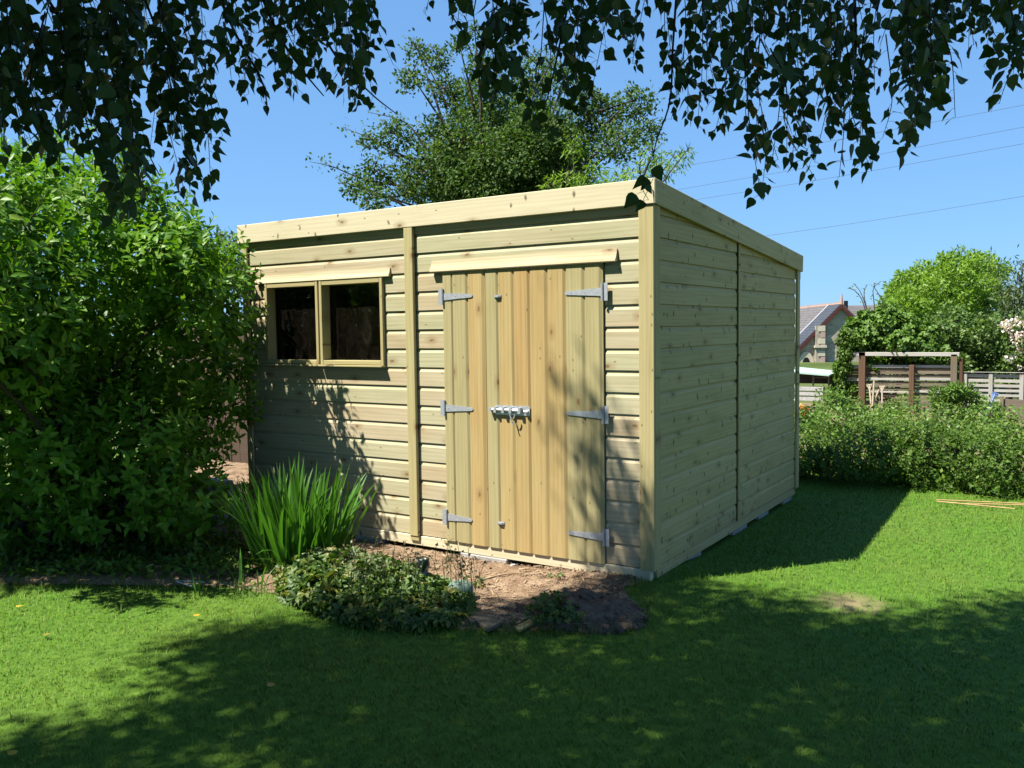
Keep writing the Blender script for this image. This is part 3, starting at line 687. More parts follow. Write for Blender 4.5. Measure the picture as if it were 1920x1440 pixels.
# ------------------------------------------------------------------ bed: debris, heap, small things
def clods(n, cx, cy, rx, ry, hmax, s0, s1):
    bm = bmesh.new(); bmesh.ops.create_icosphere(bm, subdivisions=1, radius=1.0)
    tv = np.array([v.co[:] for v in bm.verts]); tf = np.array([[v.index for v in f.verts] for f in bm.faces]); bm.free()
    tv = tv*(1+.35*(rng.random(len(tv))[:, None]-.5))
    a = rng.uniform(0, 6.28, n); r = np.sqrt(rng.random(n)); x = cx+rx*r*np.cos(a); y = cy+ry*r*np.sin(a)
    z = gh(x, y)+hmax*(1-r**1.6)*rng.uniform(.5, 1, n)+.008
    sz = rng.uniform(s0, s1, n)
    M = frames(rng.normal(0, 1, (n, 3)), rng.normal(0, 1, (n, 3)))*np.array([1, .8, .65])[None, None, :]
    return (tv, [tf]), M, np.stack([x, y, z], 1), sz
xs = np.arange(-.50, .24, .014); ys = np.arange(-1.05, -.40, .014)
X, Y, Fq = grid(xs, ys)
rr = np.hypot((X+.10)/.34, (Y+.70)/.27); msk = np.clip(1.12-rr, 0, 1)
hz = gh(X, Y)+.012+.095*np.minimum(1, msk*1.6)*(.35+.9*fbm(X*13, Y*13, 4, 31))-.03*(msk <= 0)
keep = (msk[Fq] > .02).any(1)
heap = thing('soil_heap', 'heap of dark crumbly soil at the right end of the bed by the lawn', 'soil heap', (-.10, -.70, 0))
V = np.stack([X, Y, hz], 1)-np.array([-.10, -.70, 0])
link('mound', mesh_np('mound', V, [Fq[keep]], M_HUMUS, smooth=True), heap)
t_, M_, p_, s_ = clods(900, -.10, -.70, .37, .29, .085, .006, .030)
link('clods', bake('clods', t_, M_, p_, s_, M_HUMUS, (-.10, -.70, 0)), heap, kind='stuff')
# crumbs and chips over the pale soil
t_, M_, p_, s_ = clods(9000, -.85, -.50, 1.15, .75, .0, .002, .009); s_ *= np.where(rng.random(len(s_)) < .04, 2.2, 1); p_[:, 2] += .014
ok = inpoly(p_[:, 0], p_[:, 1], BED); link('soil_crumbs', bake('soil_crumbs', t_, M_[ok], p_[ok], s_[ok], M_SOIL), kind='stuff')
tm = (np.array([(-.1, 0, 0), (.1, 0, .01), (.07, 1, .02), (-.07, 1, 0), (0, .5, .06)], float), [np.array([(0, 1, 4), (1, 2, 4), (2, 3, 4), (3, 0, 4)])])
n = 620; px_ = rng.uniform(-1.9, .1, n); py_ = rng.uniform(-1.1, -.05, n); ok = inpoly(px_, py_, BED); px_, py_ = px_[ok], py_[ok]; n = len(px_)
link('wood_chips', bake('wood_chips', tm, frames(np.column_stack([rng.normal(0, 1, (n, 2)), rng.normal(0, .12, n)]), np.tile([0, 0, 1.0], (n, 1))+rng.normal(0, .3, (n, 3))), np.column_stack([px_, py_, gh(px_, py_)+.03]), rng.uniform(.012, .06, n), M_CHIP), kind='stuff')
for i, (px, py, s, lab) in enumerate([(835, 1043, .030, 'reddish brown stone on the bare soil just left of the concrete slab'), (1255, 1113, .02, None), (1190+10, 1080, .02, None)][:1]):
    p = at_z(px, py, -.02); bm = bmesh.new(); bmesh.ops.create_icosphere(bm, subdivisions=2, radius=s)
    for v in bm.verts: v.co *= random.uniform(.8, 1.15); v.co.z *= .7
    thing('stone', lab, 'stone', p, None, bm_mesh('stone', bm, M_CHIP))
# thin sticks lying on the soil
sticks = [((1015, 1064), (1090, 1058), 'thin brown twig lying across the bare soil in front of the right door'), ((900, 1100-12), (985, 1075), 'straight bark strip lying on the bare soil below the left door')]
for (a0, b0, lab) in sticks:
    A = at_z(*a0, -.015); B = at_z(*b0, -.015); tb = Tubes(); c = curve_pts([A, (A+B)/2+np.array([0, .015, .012]), B], 8)
    tb.add(c-A, np.linspace(.006, .003, 8), 6); thing('twig', lab, 'twig', A, None, tb.mesh('twig', M_CHIP))
# crumpled foil scrap
bm = bmesh.new(); bmesh.ops.create_icosphere(bm, subdivisions=2, radius=.020)
for v in bm.verts: v.co *= random.uniform(.65, 1.25); v.co.z *= .6
thing('foil_scrap', 'small scrap of crumpled silver foil on the soil in front of the doors', 'litter', at_z(963, 1060, -.02), None, bm_mesh('foil_scrap', bm, M_ZINC))
# offcut planks at the lawn edge
def plank_thing(corners_px, th, z, lab, name, mat):
    P = [at_z(x, y, z) for x, y in corners_px]; c = sum(P)/4; bm = bmesh.new()
    v0 = [bm.verts.new((p-c)[:]) for p in P]; v1 = [bm.verts.new(((p-c)-np.array([0, 0, th]))[:]) for p in P]
    bm.faces.new(v0); bm.faces.new(v1)
    for i in range(4): bm.faces.new((v0[i], v0[(i+1) % 4], v1[(i+1) % 4], v1[i]))
    bmesh.ops.bevel(bm, geom=bm.edges[:], offset=.002, segments=1, affect='EDGES')
    return thing(name, lab, 'plank', c, None, bm_mesh(name, bm, mat))
plank_thing([(868, 1145), (880, 1141), (944, 1164), (914, 1179)], .018, .035, 'weathered offcut plank lying flat at the lawn edge beside the geranium', 'plank', W_OLD)
plank_thing([(965, 1174), (1022, 1146), (1029, 1150), (974, 1181)], .014, .03, 'narrow brown strip of wood lying by the soil heap', 'plank', W_DOOR)

# vent pipe and green tank cover
def lathe(name, prof, mat, seg=20, smooth=True):
    bm = bmesh.new(); rings = []
    for r, z in prof: rings.append([bm.verts.new((r*math.cos(2*math.pi*i/seg), r*math.sin(2*math.pi*i/seg), z)) for i in range(seg)])
    for a, b2 in zip(rings, rings[1:]):
        for i in range(seg): bm.faces.new((a[i], a[(i+1) % seg], b2[(i+1) % seg], b2[i]))
    bm.faces.new(rings[0]); bm.faces.new(rings[-1]); return bm_mesh(name, bm, mat, smooth)
p = at_d(794, 1052, 4.85)
vp = thing('vent_pipe', 'short dark green plastic vent pipe with a cap standing in the soil', 'pipe', (p[0], p[1], p[2]-.175))
link('pipe', lathe('pipe', [(.0235, -.03), (.0235, .168)], M_PVC), vp)
link('cap', lathe('cap', [(.024, .1385), (.034, .139), (.035, .142), (.035, .186), (.033, .192), (.026, .192), (.025, .180), (.004, .180)], M_PVC), vp)
p = at_d(864, 1118, 4.70); p[2] = -.01
link_me = lathe('tank_cover', [(.068, 0), (.070, .02), (.070, .080), (.067, .100), (.058, .114), (.038, .122), (.015, .125), (.001, .125)], M_PALEG, 28)
tk = thing('tank_cover', 'rounded pale green plastic cover poking out of the geranium leaves', 'tank cover', p, None, link_me)

# ------------------------------------------------------------------ iris clump
ir = np.array([-1.98, -.88, 0.0]); ir[2] = gh(ir[0], ir[1])
iris = thing('iris_clump', 'clump of tall strap-leaved iris growing in the bed by the shed', 'plant', ir)
def blade(bend, w, seg=7, twist=.0):
    V = []; p = np.array([0.0, 0, 0]); a = 0.06
    for i in range(seg+1):
        t = i/seg; ww = w*(.55+.9*t if t < .4 else .91*(1-((t-.4)/.6)**2.2)+.0)+.0006
        V += [(-ww, p[1]-.22*ww, p[2]), (0, p[1]+.12*ww, p[2]), (ww, p[1]-.22*ww, p[2])]
        a = .04+bend*t**2.2; p = p+np.array([0, math.sin(a), math.cos(a)])/seg
    Q = []
    for i in range(seg):
        b3 = i*3; Q += [(b3, b3+1, b3+4, b3+3), (b3+1, b3+2, b3+5, b3+4)]
    return mesh_np('leaf', V, [np.array(Q)], L_IRIS, smooth=True)
BL = [blade(b, w) for b, w in ((.15, .024), (.35, .027), (.55, .025), (.8, .022), (1.2, .020), (2.0, .016), (.25, .019), (.1, .022))]
for i in range(235):
    a = random.uniform(0, 6.28); r = .25*math.sqrt(random.random()); bx, by = r*math.cos(a)*1.15, r*math.sin(a)*.8
    out = math.atan2(by, bx+.0)+random.gauss(0, .7); tilt = .06+.33*(r/.25)*random.uniform(.3, 1.25)
    Ls = random.uniform(.50, .80)*(1-.18*r/.25)
    if i > 205: Ls = random.uniform(.22, .45); tilt = random.uniform(.3, .9)
    k = random.choices(range(8), [3, 3, 2.5, 1.5, .8, .35, 3, 3])[0]
    # bend direction (+Y local) points outward
    R = Matrix.Rotation(out-math.pi/2, 4, 'Z') @ Matrix.Rotation(-tilt, 4, 'X') @ Matrix.Rotation(random.uniform(-1.2, 1.2), 4, 'Z')
    link('leaf', BL[k], iris, Matrix.Translation((bx, by, -.01)) @ R @ Matrix.Diagonal((Ls*1.08, Ls, Ls, 1)))
for i in range(3):
    p = at_z((352, 440, 476)[i], (1118, 1112, 1108)[i], 0)-ir
    for j in range(5):
        Ls = random.uniform(.12, .26); R = Matrix.Rotation(random.uniform(0, 6.28), 4, 'Z') @ Matrix.Rotation(-random.uniform(.05, .45), 4, 'X')
        link('leaf', BL[j % 8], iris, Matrix.Translation((p[0]+random.gauss(0, .03), p[1]+random.gauss(0, .03)+.05, -.01)) @ R @ Matrix.Diagonal((Ls*1.6, Ls, Ls, 1)))

# ------------------------------------------------------------------ geranium
gr_ = np.array([-1.22, -1.05, 0.0])
ger = thing('geranium_plant', 'low spreading geranium with lobed leaves and seed heads at the bed edge', 'plant', gr_)
n = 3000; a = rng.uniform(0, 6.28, n); r = rng.random(n)**.45
lx = gr_[0]+(.70*r*np.cos(a)); ly = gr_[1]+.40*r*np.sin(a)-.10*np.cos(a)*r
# left low tongue and front rim follow the bed edge
dome = np.sqrt(np.clip(1-r*r, 0, 1)); top = .05+np.interp(lx, [-1.9, -1.5, -1.0, -.65], [.11, .15, .045, .02])*dome*(.7+.6*fbm(lx*4, ly*4, 2, 8))
lz = gh(lx, ly)+top*np.where(rng.random(n) < .75, rng.uniform(.8, 1.1, n), rng.uniform(.2, .8, n))
nrm = np.stack([np.cos(a)*r*.8, np.sin(a)*r*.8, np.ones(n)*.8], 1)+rng.normal(0, .35, (n, 3))
tip = np.stack([np.cos(a), np.sin(a), np.zeros(n)-.2], 1)+rng.normal(0, .7, (n, 3))
pos = np.stack([lx, ly, lz], 1); sz = rng.uniform(.05, .098, n)
leaves(ger, gr_, T_LOBE, frames(tip, nrm), pos, sz, L_GER, 260, cell=12)
tb = Tubes()
for i in range(260):
    k = rng.integers(n); tb.add(curve_pts([np.array([gr_[0]+(lx[k]-gr_[0])*.7, gr_[1]+(ly[k]-gr_[1])*.7, 0]), pos[k]], 3), .0022, 3)
link('stem', tb.mesh('stem', M_STEMG, gr_), ger, kind='stuff')
# seed stalks
tb = Tubes(); hp = []
for i in range(80):
    px = random.uniform(640, 800) if i < 55 else random.uniform(825, 900); b0 = at_z(px, random.uniform(1085, 1130), .1); b0[2] = .05
    tp = b0+np.array([random.gauss(0, .05), random.gauss(0, .05), random.uniform(.16, .30)]); tb.add(curve_pts([b0, (b0+tp)/2+rng.normal(0, .012, 3), tp], 5), .0016, 4)
    for k in range(6): hp.append(tp+rng.normal(0, .016, 3))
link('seed_stalk', tb.mesh('seed_stalk', M_STEMG, gr_), ger, kind='stuff')
hp = np.array(hp); m = len(hp)
link('seed_heads', bake('seed_heads', T_DIA, frames(rng.normal(0, 1, (m, 3))+[0, 0, .6], rng.normal(0, 1, (m, 3))), hp, rng.uniform(.012, .026, m), L_DRY, gr_), ger, kind='stuff')

# small weed on the heap and another seedling
def weed(name, lab, p, rx, h, n, s0, s1, mat, tm=T_LOBE, parts=40, cat='plant', grp=None):
    t = thing(name, lab, cat, p, grp); a = rng.uniform(0, 6.28, n); r = rng.random(n)**.6
    pos = np.stack([p[0]+rx*r*np.cos(a), p[1]+rx*r*np.sin(a), p[2]+h*rng.uniform(.25, 1, n)*(1-.5*r)], 1)
    nr = np.stack([np.cos(a)*r, np.sin(a)*r, np.ones(n)], 1)+rng.normal(0, .4, (n, 3)); tp = np.stack([np.cos(a), np.sin(a), -.1*np.ones(n)], 1)+rng.normal(0, .4, (n, 3))
    leaves(t, p, tm, frames(tp, nr), pos, rng.uniform(s0, s1, n), mat, parts)
    tb = Tubes()
    for k in rng.integers(0, n, max(6, n//4)): tb.add(curve_pts([np.array(p)+[0, 0, -.01], (np.array(p)+pos[k])/2+[0, 0, .2*h], pos[k]], 4), .0018, 4)
    link('stem', tb.mesh('stem', M_STEMG, p), t, kind='stuff'); return t
weed('weed', 'small leafy weed growing on the dark soil heap', at_z(1040, 1165, .02), .15, .17, 110, .03, .055, L_GER)
weed('weed', 'tiny green seedling on the pale soil right of the tank cover', at_z(890, 1100, -.02), .07, .09, 24, .02, .035, L_GER, parts=12)
weed('weed', 'sprig of green weed on the pale soil below the right hinge', at_z(1045, 1092, -.02), .07, .06, 26, .02, .035, L_GER, parts=12)
weed('weed', 'leafy seedlings in the dry edging soil under the strap-leaved clump', at_z(455, 1112, .0), .12, .07, 40, .02, .04, L_WEED, T_OVAL, 14)

# fallen leaves on the lawn
for px, py, lab in [(28, 1414, 'yellow fallen leaf on the lawn in the bottom left corner'), (88, 1190, 'orange fallen leaf on the sunny lawn left of the tree shadow'), (370, 1155, 'pale yellow fallen leaf on the sunny lawn below the strap-leaved clump'), (608, 1148, 'large curled orange brown leaf at the front of the geranium'), (510, 1287, 'brown fallen leaf in the middle of the dark tree shadow'), (30, 1138, 'small orange leaf at the far left of the lawn')]:
    p = at_z(px, py, .03); q = Matrix.Rotation(random.uniform(0, 6.28), 4, 'Z') @ Matrix.Rotation(random.uniform(-.4, .4), 4, 'X') @ Matrix.Scale(.04, 4)
    me = mesh_np('fallen_leaf', T_BIRCH[0], T_BIRCH[1], L_YEL); o = thing('fallen_leaf', lab, 'leaf', p, 'fallen leaves on the lawn', me); o.matrix_basis = Matrix.Translation(p.tolist()) @ q

# bamboo canes on the grass
for a0, b0, lab in [((1755, 937), (1935, 945), 'bamboo cane lying on the lawn closest to the hedge'), ((1757, 940), (1903, 954), 'bamboo cane angled across the lawn, lowest of the three'), ((1810, 944), (1990, 949), 'bamboo cane lying between the other two on the lawn')]:
    A = at_z(*a0, .035); B = at_z(*b0, .035); tb = Tubes(); k = 14; c = curve_pts([A, B], k)
    rad = np.full(k, .0045); rad[3::4] = .0055; tb.add(c-A, rad, 7); thing('bamboo_cane', lab, 'cane', A, 'canes on the lawn', tb.mesh('bamboo_cane', M_CANE))
# white sticks by the shrub
for a0, b0, lab in [((330, 1089), (384, 1092), 'pale stick lying flat under the edge of the big shrub'), ((330, 1090), (362, 1100), 'pale plant label stick slanting at the lawn edge by the shrub')]:
    A = at_z(*a0, .03); B = at_z(*b0, .03); tb = Tubes(); tb.add(curve_pts([A, B], 5)-A, .005, 6); thing('stick', lab, 'stick', A, None, tb.mesh('stick', M_CONC))

# ------------------------------------------------------------------ big shrub on the left
def in_wall(P): return (P[:, 1] > -.05) & (P[:, 0] > -3.46)
sc = np.array([-3.95, -1.15, 0.0])
shrub = thing('large_shrub', 'big glossy evergreen shrub filling the left side beside the shed', 'shrub', sc)
LOBES = [(-3.50, -1.95, 1.72, .68, .58, .70), (-3.12, -2.32, 1.70, .42, .36, .42), (-3.75, -1.10, 1.85, .68, .58, .62), (-4.2, -1.0, 1.90, 1.0, .9, .90), (-3.68, -.52, 1.52, .74, .52, .74), (-4.8, -1.6, 1.75, 1.0, .95, .9), (-4.05, -.65, .75, .70, .45, .68), (-4.7, -1.15, .8, .8, .6, .75), (-4.9, -.9, 2.0, .9, .9, .85), (-3.42, -.50, 1.0, .40, .36, .45), (-3.38, -1.10, .50, .62, .42, .60), (-3.95, -1.45, .60, .75, .52, .66), (-2.98, -.95, .30, .40, .32, .36), (-3.95, -2.10, 1.72, .72, .48, .66), (-3.10, -.72, 1.72, .34, .28, .40), (-3.00, -.98, 1.88, .26, .24, .30)]
def lobes_surface(n, lobes, depth=.18):
    A = np.array(lobes); wts = A[:, 3]*A[:, 5]; c = rng.choice(len(A), n, p=wts/wts.sum())
    u = rng.normal(0, 1, (n, 3)); u /= np.linalg.norm(u, axis=1)[:, None]
    s = 1-depth*rng.random(n)**1.5
    P = A[c, :3]+u*A[c, 3:]*s[:, None]
    nr = u/A[c, 3:]; nr /= np.linalg.norm(nr, axis=1)[:, None]
    ins = np.zeros(n, bool)
    for j in range(len(A)):
        q = (P-A[j, :3])/A[j, 3:]; ins |= (np.linalg.norm(q, axis=1) < 1-depth-.12) & (c != j)
    return P[~ins], nr[~ins]
def shoots(P, nr, per, leafL, shootL, tmpl_up=.7, tight=.9):
    """each shoot point grows a short stem with spirally set leaves"""
    n = len(P); d = nr*.7+np.array([0, 0, tmpl_up])+rng.normal(0, .35, (n, 3)); d /= np.linalg.norm(d, axis=1)[:, None]
    L = rng.uniform(.6, 1.3, n)*shootL
    t = np.linspace(.05, 1, per); ph = np.arange(per)*2.4
    ref = np.cross(d, rng.normal(0, 1, (n, 3))); ref /= np.linalg.norm(ref, axis=1)[:, None]; ref2 = np.cross(d, ref)
    base = P[:, None, :]+d[:, None, :]*(L[:, None]*t[None])[..., None]
    side = ref[:, None, :]*np.cos(ph)[None, :, None]+ref2[:, None, :]*np.sin(ph)[None, :, None]
    elev = (.25+.9*t)[None, :, None]*tight
    tip = side+d[:, None, :]*elev; up = d[:, None, :]-side*.35*elev
    tip = tip+rng.normal(0, .18, tip.shape); up = up+rng.normal(0, .18, up.shape)
    sz = leafL*rng.uniform(.7, 1.15, (n, per))*(1-.35*t[None]**3)
    pos = base.reshape(-1, 3); return pos, frames(tip.reshape(-1, 3), up.reshape(-1, 3)), sz.ravel(), d, L
P, nr = lobes_surface(3900, LOBES, .22)
ok = (P[:, 2] > .12) & ~in_wall(P+nr*.1); P, nr = P[ok], nr[ok]
ps, Ms, ss, sd, sL = shoots(P, nr, 11, .088, .19)
ok = ~in_wall(ps) & (ps[:, 2] > .03)
leaves(shrub, sc, T_OVAL, Ms[ok], ps[ok], ss[ok], L_SHRUB, 300, cell=14)
# inner, older leaves
P2, n2 = lobes_surface(14000, [(a_, b_, c_, d_*.86, e_*.86, f_*.86) for a_, b_, c_, d_, e_, f_ in LOBES], .5)
ok = (P2[:, 2] > .1) & ~in_wall(P2); P2 = P2[ok]; k = len(P2)
link('foliage', bake('foliage', T_DIA, frames(rng.normal(0, 1, (k, 3)), rng.normal(0, 1, (k, 3))), P2, rng.uniform(.06, .10, k), L_SHRUB, sc), shrub, kind='stuff')
tb = Tubes()
for i in range(0, len(P), 3): tb.add([P[i], P[i]+sd[i]*sL[i]*.5, P[i]+sd[i]*sL[i]], [.0035, .003, .0015], 4)
for i in range(26):
    b0 = sc+np.array([random.gauss(0, .22), random.gauss(0, .22), 0]); k = random.randrange(len(P)); e = P[k]
    tb.add(curve_pts([b0, b0*.5+e*.5+[0, 0, .25], e], 8), np.linspace(.022, .005, 8), 6)
link('branch', tb.mesh('branch', M_BARK, sc), shrub, kind='stuff')

n = 16000; x = rng.uniform(-5.5, -2.05, n); y = rng.uniform(-2.7, -.6, n); ed_ = np.interp(x, [-5.5, -3.3, -2.57, -2.09], [-2.4, -1.93, -1.54, -1.26])
ok = (y > ed_+.03*rng.normal(0, 1, n)) & (fbm(x*4, y*4, 3, 91) > .27); x, y = x[ok], y[ok]; n = len(x)
link('shade_undergrowth', bake('shade_undergrowth', T_OVAL, frames(rng.normal(0, 1, (n, 3))+[0, -.4, .3], rng.normal(0, .5, (n, 3))+[0, -.3, .8]), np.stack([x, y, gh(x, y)+.02+.10*rng.random(n)*fbm(x*3, y*3, 2, 92)*1.6], 1), rng.uniform(.03, .065, n), L_HEDGE), kind='stuff')  # dark leaves over the few plants there, added to deepen the strip's shade

# ------------------------------------------------------------------ generic trees
def tree(name, lab, cat, base, clumps, dens, leaf, mat, tmpl=T_DIA, trunk_r=.12, bark=M_BARK, sprays=(), droop=0.0, grp=None, nb=None):
    base = np.asarray(base, float); t = thing(name, lab, cat, base, grp)
    C_ = np.array(clumps, float); pos = []; nrm = []
    for cx, cy, cz, r in C_:
        k = int(dens*r**2.2); u = rng.normal(0, 1, (k, 3)); u /= np.linalg.norm(u, axis=1)[:, None]
        rad = r*(.35+.7*rng.random(k)**.6)*(1+.35*np.sin(u[:, 0]*5+cx*9)*np.sin(u[:, 2]*6+cz*7))
        pos.append(np.array([cx, cy, cz])+u*rad[:, None]*[1, 1, .85]); nrm.append(u)
    tb = Tubes(); hub = base+np.array([0, 0, (C_[:, 2].min()-base[2])*.55+.2])
    tb.add(curve_pts([base+[0, 0, -.1], (base+hub)/2+[.05*trunk_r/.1, 0, 0], hub], 6), np.linspace(trunk_r, trunk_r*.75, 6), 8)
    trunk = Tubes(); trunk.V, trunk.F, trunk.n = tb.V, tb.F, tb.n
    br = Tubes()
    for cx, cy, cz, r in C_:
        e = np.array([cx, cy, cz+r*.4]); mid = hub*.5+e*.5+np.array([0, 0, .12*np.linalg.norm(e-hub)])+rng.normal(0, .08, 3)
        br.add(curve_pts([hub+rng.normal(0, .04, 3), mid, e], 7), np.linspace(trunk_r*.42, trunk_r*.06, 7), 5)
        for _ in range(5):
            u = rng.normal(0, 1, 3); u /= np.linalg.norm(u); br.add(curve_pts([e-[0, 0, r*.3], e+u*r*.5, e+u*r*1.05+[0, 0, -.1*r]], 5), np.linspace(trunk_r*.10, trunk_r*.02, 5), 4)
    for s in sprays:
        s = np.array(s, float); c = curve_pts(s, 16); br.add(c, np.linspace(trunk_r*.16, trunk_r*.025, 16), 4)
        k = max(14, int(np.linalg.norm(s[-1]-s[0])*75)); tt = np.clip(rng.random(k)**.8, 0, 1)*15; i0 = np.minimum(tt.astype(int), 14); f = tt-i0
        pos.append(c[i0]*(1-f)[:, None]+c[i0+1]*f[:, None]+rng.normal(0, leaf*1.3, (k, 3))); nrm.append(rng.normal(0, 1, (k, 3)))
    pos = np.concatenate(pos); nrm = np.concatenate(nrm); k = len(pos)
    tip = nrm*.5+rng.normal(0, .6, (k, 3))+[0, 0, -droop]; up = nrm*.4+rng.normal(0, .6, (k, 3))+[0, 0, .6]
    link('crown', bake('crown', tmpl, frames(tip, up), pos, rng.uniform(.65, 1.3, k)*leaf, mat, base), t, kind='stuff')
    link('trunk', trunk.mesh('trunk', bark, base), t); link('branch', br.mesh('branch', bark, base), t, kind='stuff')
    return t
def cl(px, py, rpx, Dp, jit=.5):
    p = at_d(px, py, Dp+random.uniform(-jit, jit)); return (*p, rpx*Dp/F_PX)

# plum tree behind the shed
D0 = 11.5
tb_ = at_d(930, 800, D0); tb_[2] = gh(tb_[0], tb_[1])
cs_ = [cl(*c, D0, .8) for c in [(900, 250, 85), (960, 300, 80), (870, 330, 75), (1010, 250, 70), (940, 360, 90), (800, 330, 55), (1040, 330, 70), (820, 265, 50), (760, 345, 40), (880, 190, 50), (960, 190, 55), (1080, 270, 60), (700, 330, 34), (740, 255, 36), (1130, 215, 48), (1190, 195, 36), (835, 170, 36), (905, 130, 34), (820, 110, 30), (780, 95, 24), (770, 150, 26), (860, 85, 18), (690, 265, 20), (1160, 270, 42), (1100, 190, 40), (700, 372, 30), (1215, 250, 30), (850, 380, 80), (1000, 200, 50), (1050, 380, 80), (660, 350, 22), (890, 60, 14), (1010, 130, 40), (1060, 150, 36)]]
cs_ += [cl(*c, D0, .5) for c in [(930, 300, 75), (970, 260, 70), (1010, 310, 75), (900, 350, 75), (1060, 340, 60), (870, 280, 60), (960, 350, 85), (1040, 260, 55), (1000, 370, 80)]]
spr = [[at_d(x, y, D0+z) for x, y, z in s] for s in [((760, 350, 0), (680, 335, 0), (622, 312, 0), (580, 303, .1)), ((770, 300, 0), (700, 262, 0), (640, 238, .2)), ((840, 200, 0), (800, 120, 0), (770, 72, 0)), ((840, 170, 0), (800, 150, .2), (742, 150, .2)), ((900, 160, 0), (880, 90, 0), (850, 45, 0)), ((920, 150, 0), (900, 95, .3), (905, 55, .3)), ((1120, 210, 0), (1180, 190, 0), (1235, 175, 0)), ((1140, 260, 0), (1190, 235, 0), (1240, 190, 0)), ((780, 360, 0), (720, 370, 0), (650, 352, 0)), ((800, 280, 0), (760, 230, 0), (690, 210, 0)), ((1000, 180, 0), (1040, 110, 0), (1090, 90, 0)), ((960, 160, 0), (960, 90, 0), (985, 60, 0)), ((800, 300, 0), (735, 290, 0), (665, 265, 0))]]
tree('plum_tree', 'loose dark-centred tree standing behind the shed roof', 'tree', tb_, cs_, 12500, .053, L_PLUM, trunk_r=.09, sprays=spr)
# bright willow-like bush right of it
D1 = 10.0
b1 = at_d(1120, 800, D1); b1[2] = gh(b1[0], b1[1])
cs_ = [cl(*c, D1, .4) for c in [(1060, 345, 34), (1110, 340, 42), (1160, 350, 38), (1075, 280, 24), (1200, 330, 36), (1240, 320, 30), (1030, 350, 20), (1265, 300, 26), (1120, 400, 60), (1200, 400, 60), (1225, 290, 24), (1290, 285, 14)]]
tree('willow_bush', 'bright yellow-green bush rising over the shed roof right of the dark tree', 'bush', b1, cs_, 7000, .075, L_LIME, T_SLIM, .06, droop=.5)
# tree beyond the left end of the shed
D2 = 13.0
b2_ = at_d(380, 800, D2); b2_[2] = gh(b2_[0], b2_[1])
cs_ = [cl(*c, D2, .5) for c in [(425, 465, 38), (380, 480, 50), (330, 480, 60), (420, 530, 45), (370, 560, 60), (440, 500, 22), (300, 540, 70)]]
tree('distant_tree', 'grey-green tree glimpsed beyond the left end of the shed', 'tree', b2_, cs_, 3200, .07, L_GREYG, trunk_r=.1)

# lime-green dome tree on the right
D3 = 23.0
b3 = at_d(1780, 760, D3); b3[2] = gh(b3[0], b3[1])
cs_ = [cl(*c, D3, 1.2) for c in [(1780, 545, 60), (1720, 545, 46), (1830, 530, 52), (1685, 545, 26), (1700, 580, 46), (1760, 600, 60), (1830, 590, 56), (1865, 560, 36), (1800, 500, 34), (1840, 492, 26), (1745, 515, 32), (1720, 620, 50), (1680, 600, 24), (1675, 560, 18), (1775, 490, 18), (1865, 505, 20), (1715, 515, 16), (1690, 520, 12), (1810, 640, 55)]]
tree('ash_tree', 'rounded lime-green tree standing beyond the fence on the right', 'tree', b3, cs_, 6000, .115, L_LIME, T_SLIM2, .10)
D4 = 20.0
b4 = at_d(1890, 770, D4); b4[2] = gh(b4[0], b4[1])
cs_ = [cl(*c, D4, .5) for c in [(1900, 560, 30), (1880, 610, 36), (1920, 600, 40), (1910, 530, 22), (1918, 500, 16), (1930, 560, 40), (1860, 640, 30), (1900, 650, 40)]]
spr = [[at_d(x, y, D4) for x, y in s] for s in [((1885, 640), (1880, 560), (1872, 480)), ((1900, 620), (1905, 540), (1915, 490))]]
tree('buddleia', 'grey-green drooping shrub at the right edge with dark stems', 'shrub', b4, cs_, 2200, .14, L_GREYG, T_SLIM, .08, droop=.5, sprays=spr)

YF = 14.0        # the trellis fence line
# shrubs behind the fence
b5 = at_y(1810, 775, YF+1.3); b5[2] = gh(b5[0], b5[1])
cs_ = [(*at_y(px, py, YF+1.0+random.uniform(-.3, .7)), r*.0115) for px, py, r in [(1720, 640, 28), (1760, 620, 30), (1800, 640, 34), (1840, 620, 34), (1880, 640, 30), (1780, 590, 22), (1820, 660, 36), (1860, 675, 34), (1900, 680, 30), (1740, 660, 26), (1830, 690, 34), (1790, 690, 30), (1890, 700, 26), (1920, 660, 34)]]
tree('thicket', 'tangled mid-green thicket of shrubs directly behind the grey board fence', 'shrub', b5, cs_, 6500, .085, L_MID, T_DIA, .05, droop=.1)
b6 = at_y(1915, 775, YF+.7); b6[2] = gh(b6[0], b6[1])
cs_ = [(*at_y(px, py, YF+.6+random.uniform(-.2, .2)), r*.0115) for px, py, r in [(1905, 640, 22), (1925, 610, 26), (1930, 660, 30), (1895, 680, 18), (1940, 640, 30)]]
rose = tree('rambling_rose', 'rose bush with pale pink flower clusters at the right edge behind the fence', 'rose', b6, cs_, 6500, .07, L_MID, T_DIA, .03)
def puff(n, s):
    M = frames(rng.normal(0, 1, (n, 3)), rng.normal(0, 1, (n, 3))); tv, tf = T_DIA
    V = np.einsum('nij,vj->nvi', M*s, tv*[1.4, .8, 1])+rng.normal(0, s*.35, (n, 1, 3))
    return V.reshape(-1, 3), [(tf[0][None]+(np.arange(n)*4)[:, None, None]).reshape(-1, 3)]
pm = mesh_np('blossom', *puff(16, .075), L_ROSE)
for px, py in [(1880, 614), (1890, 617), (1898, 605), (1910, 601), (1916, 609), (1900, 630), (1905, 645), (1914, 640), (1918, 655), (1895, 671), (1908, 660), (1919, 625), (1886, 608), (1912, 690), (1925, 600), (1930, 640), (1915, 632)]:
    p = at_y(px, py, YF+.32)-b6; o = link('blossom', pm, rose); o.location = p.tolist(); o.rotation_euler = rng.uniform(0, 6.28, 3).tolist(); o.scale = [random.uniform(.7, 1.2)]*3

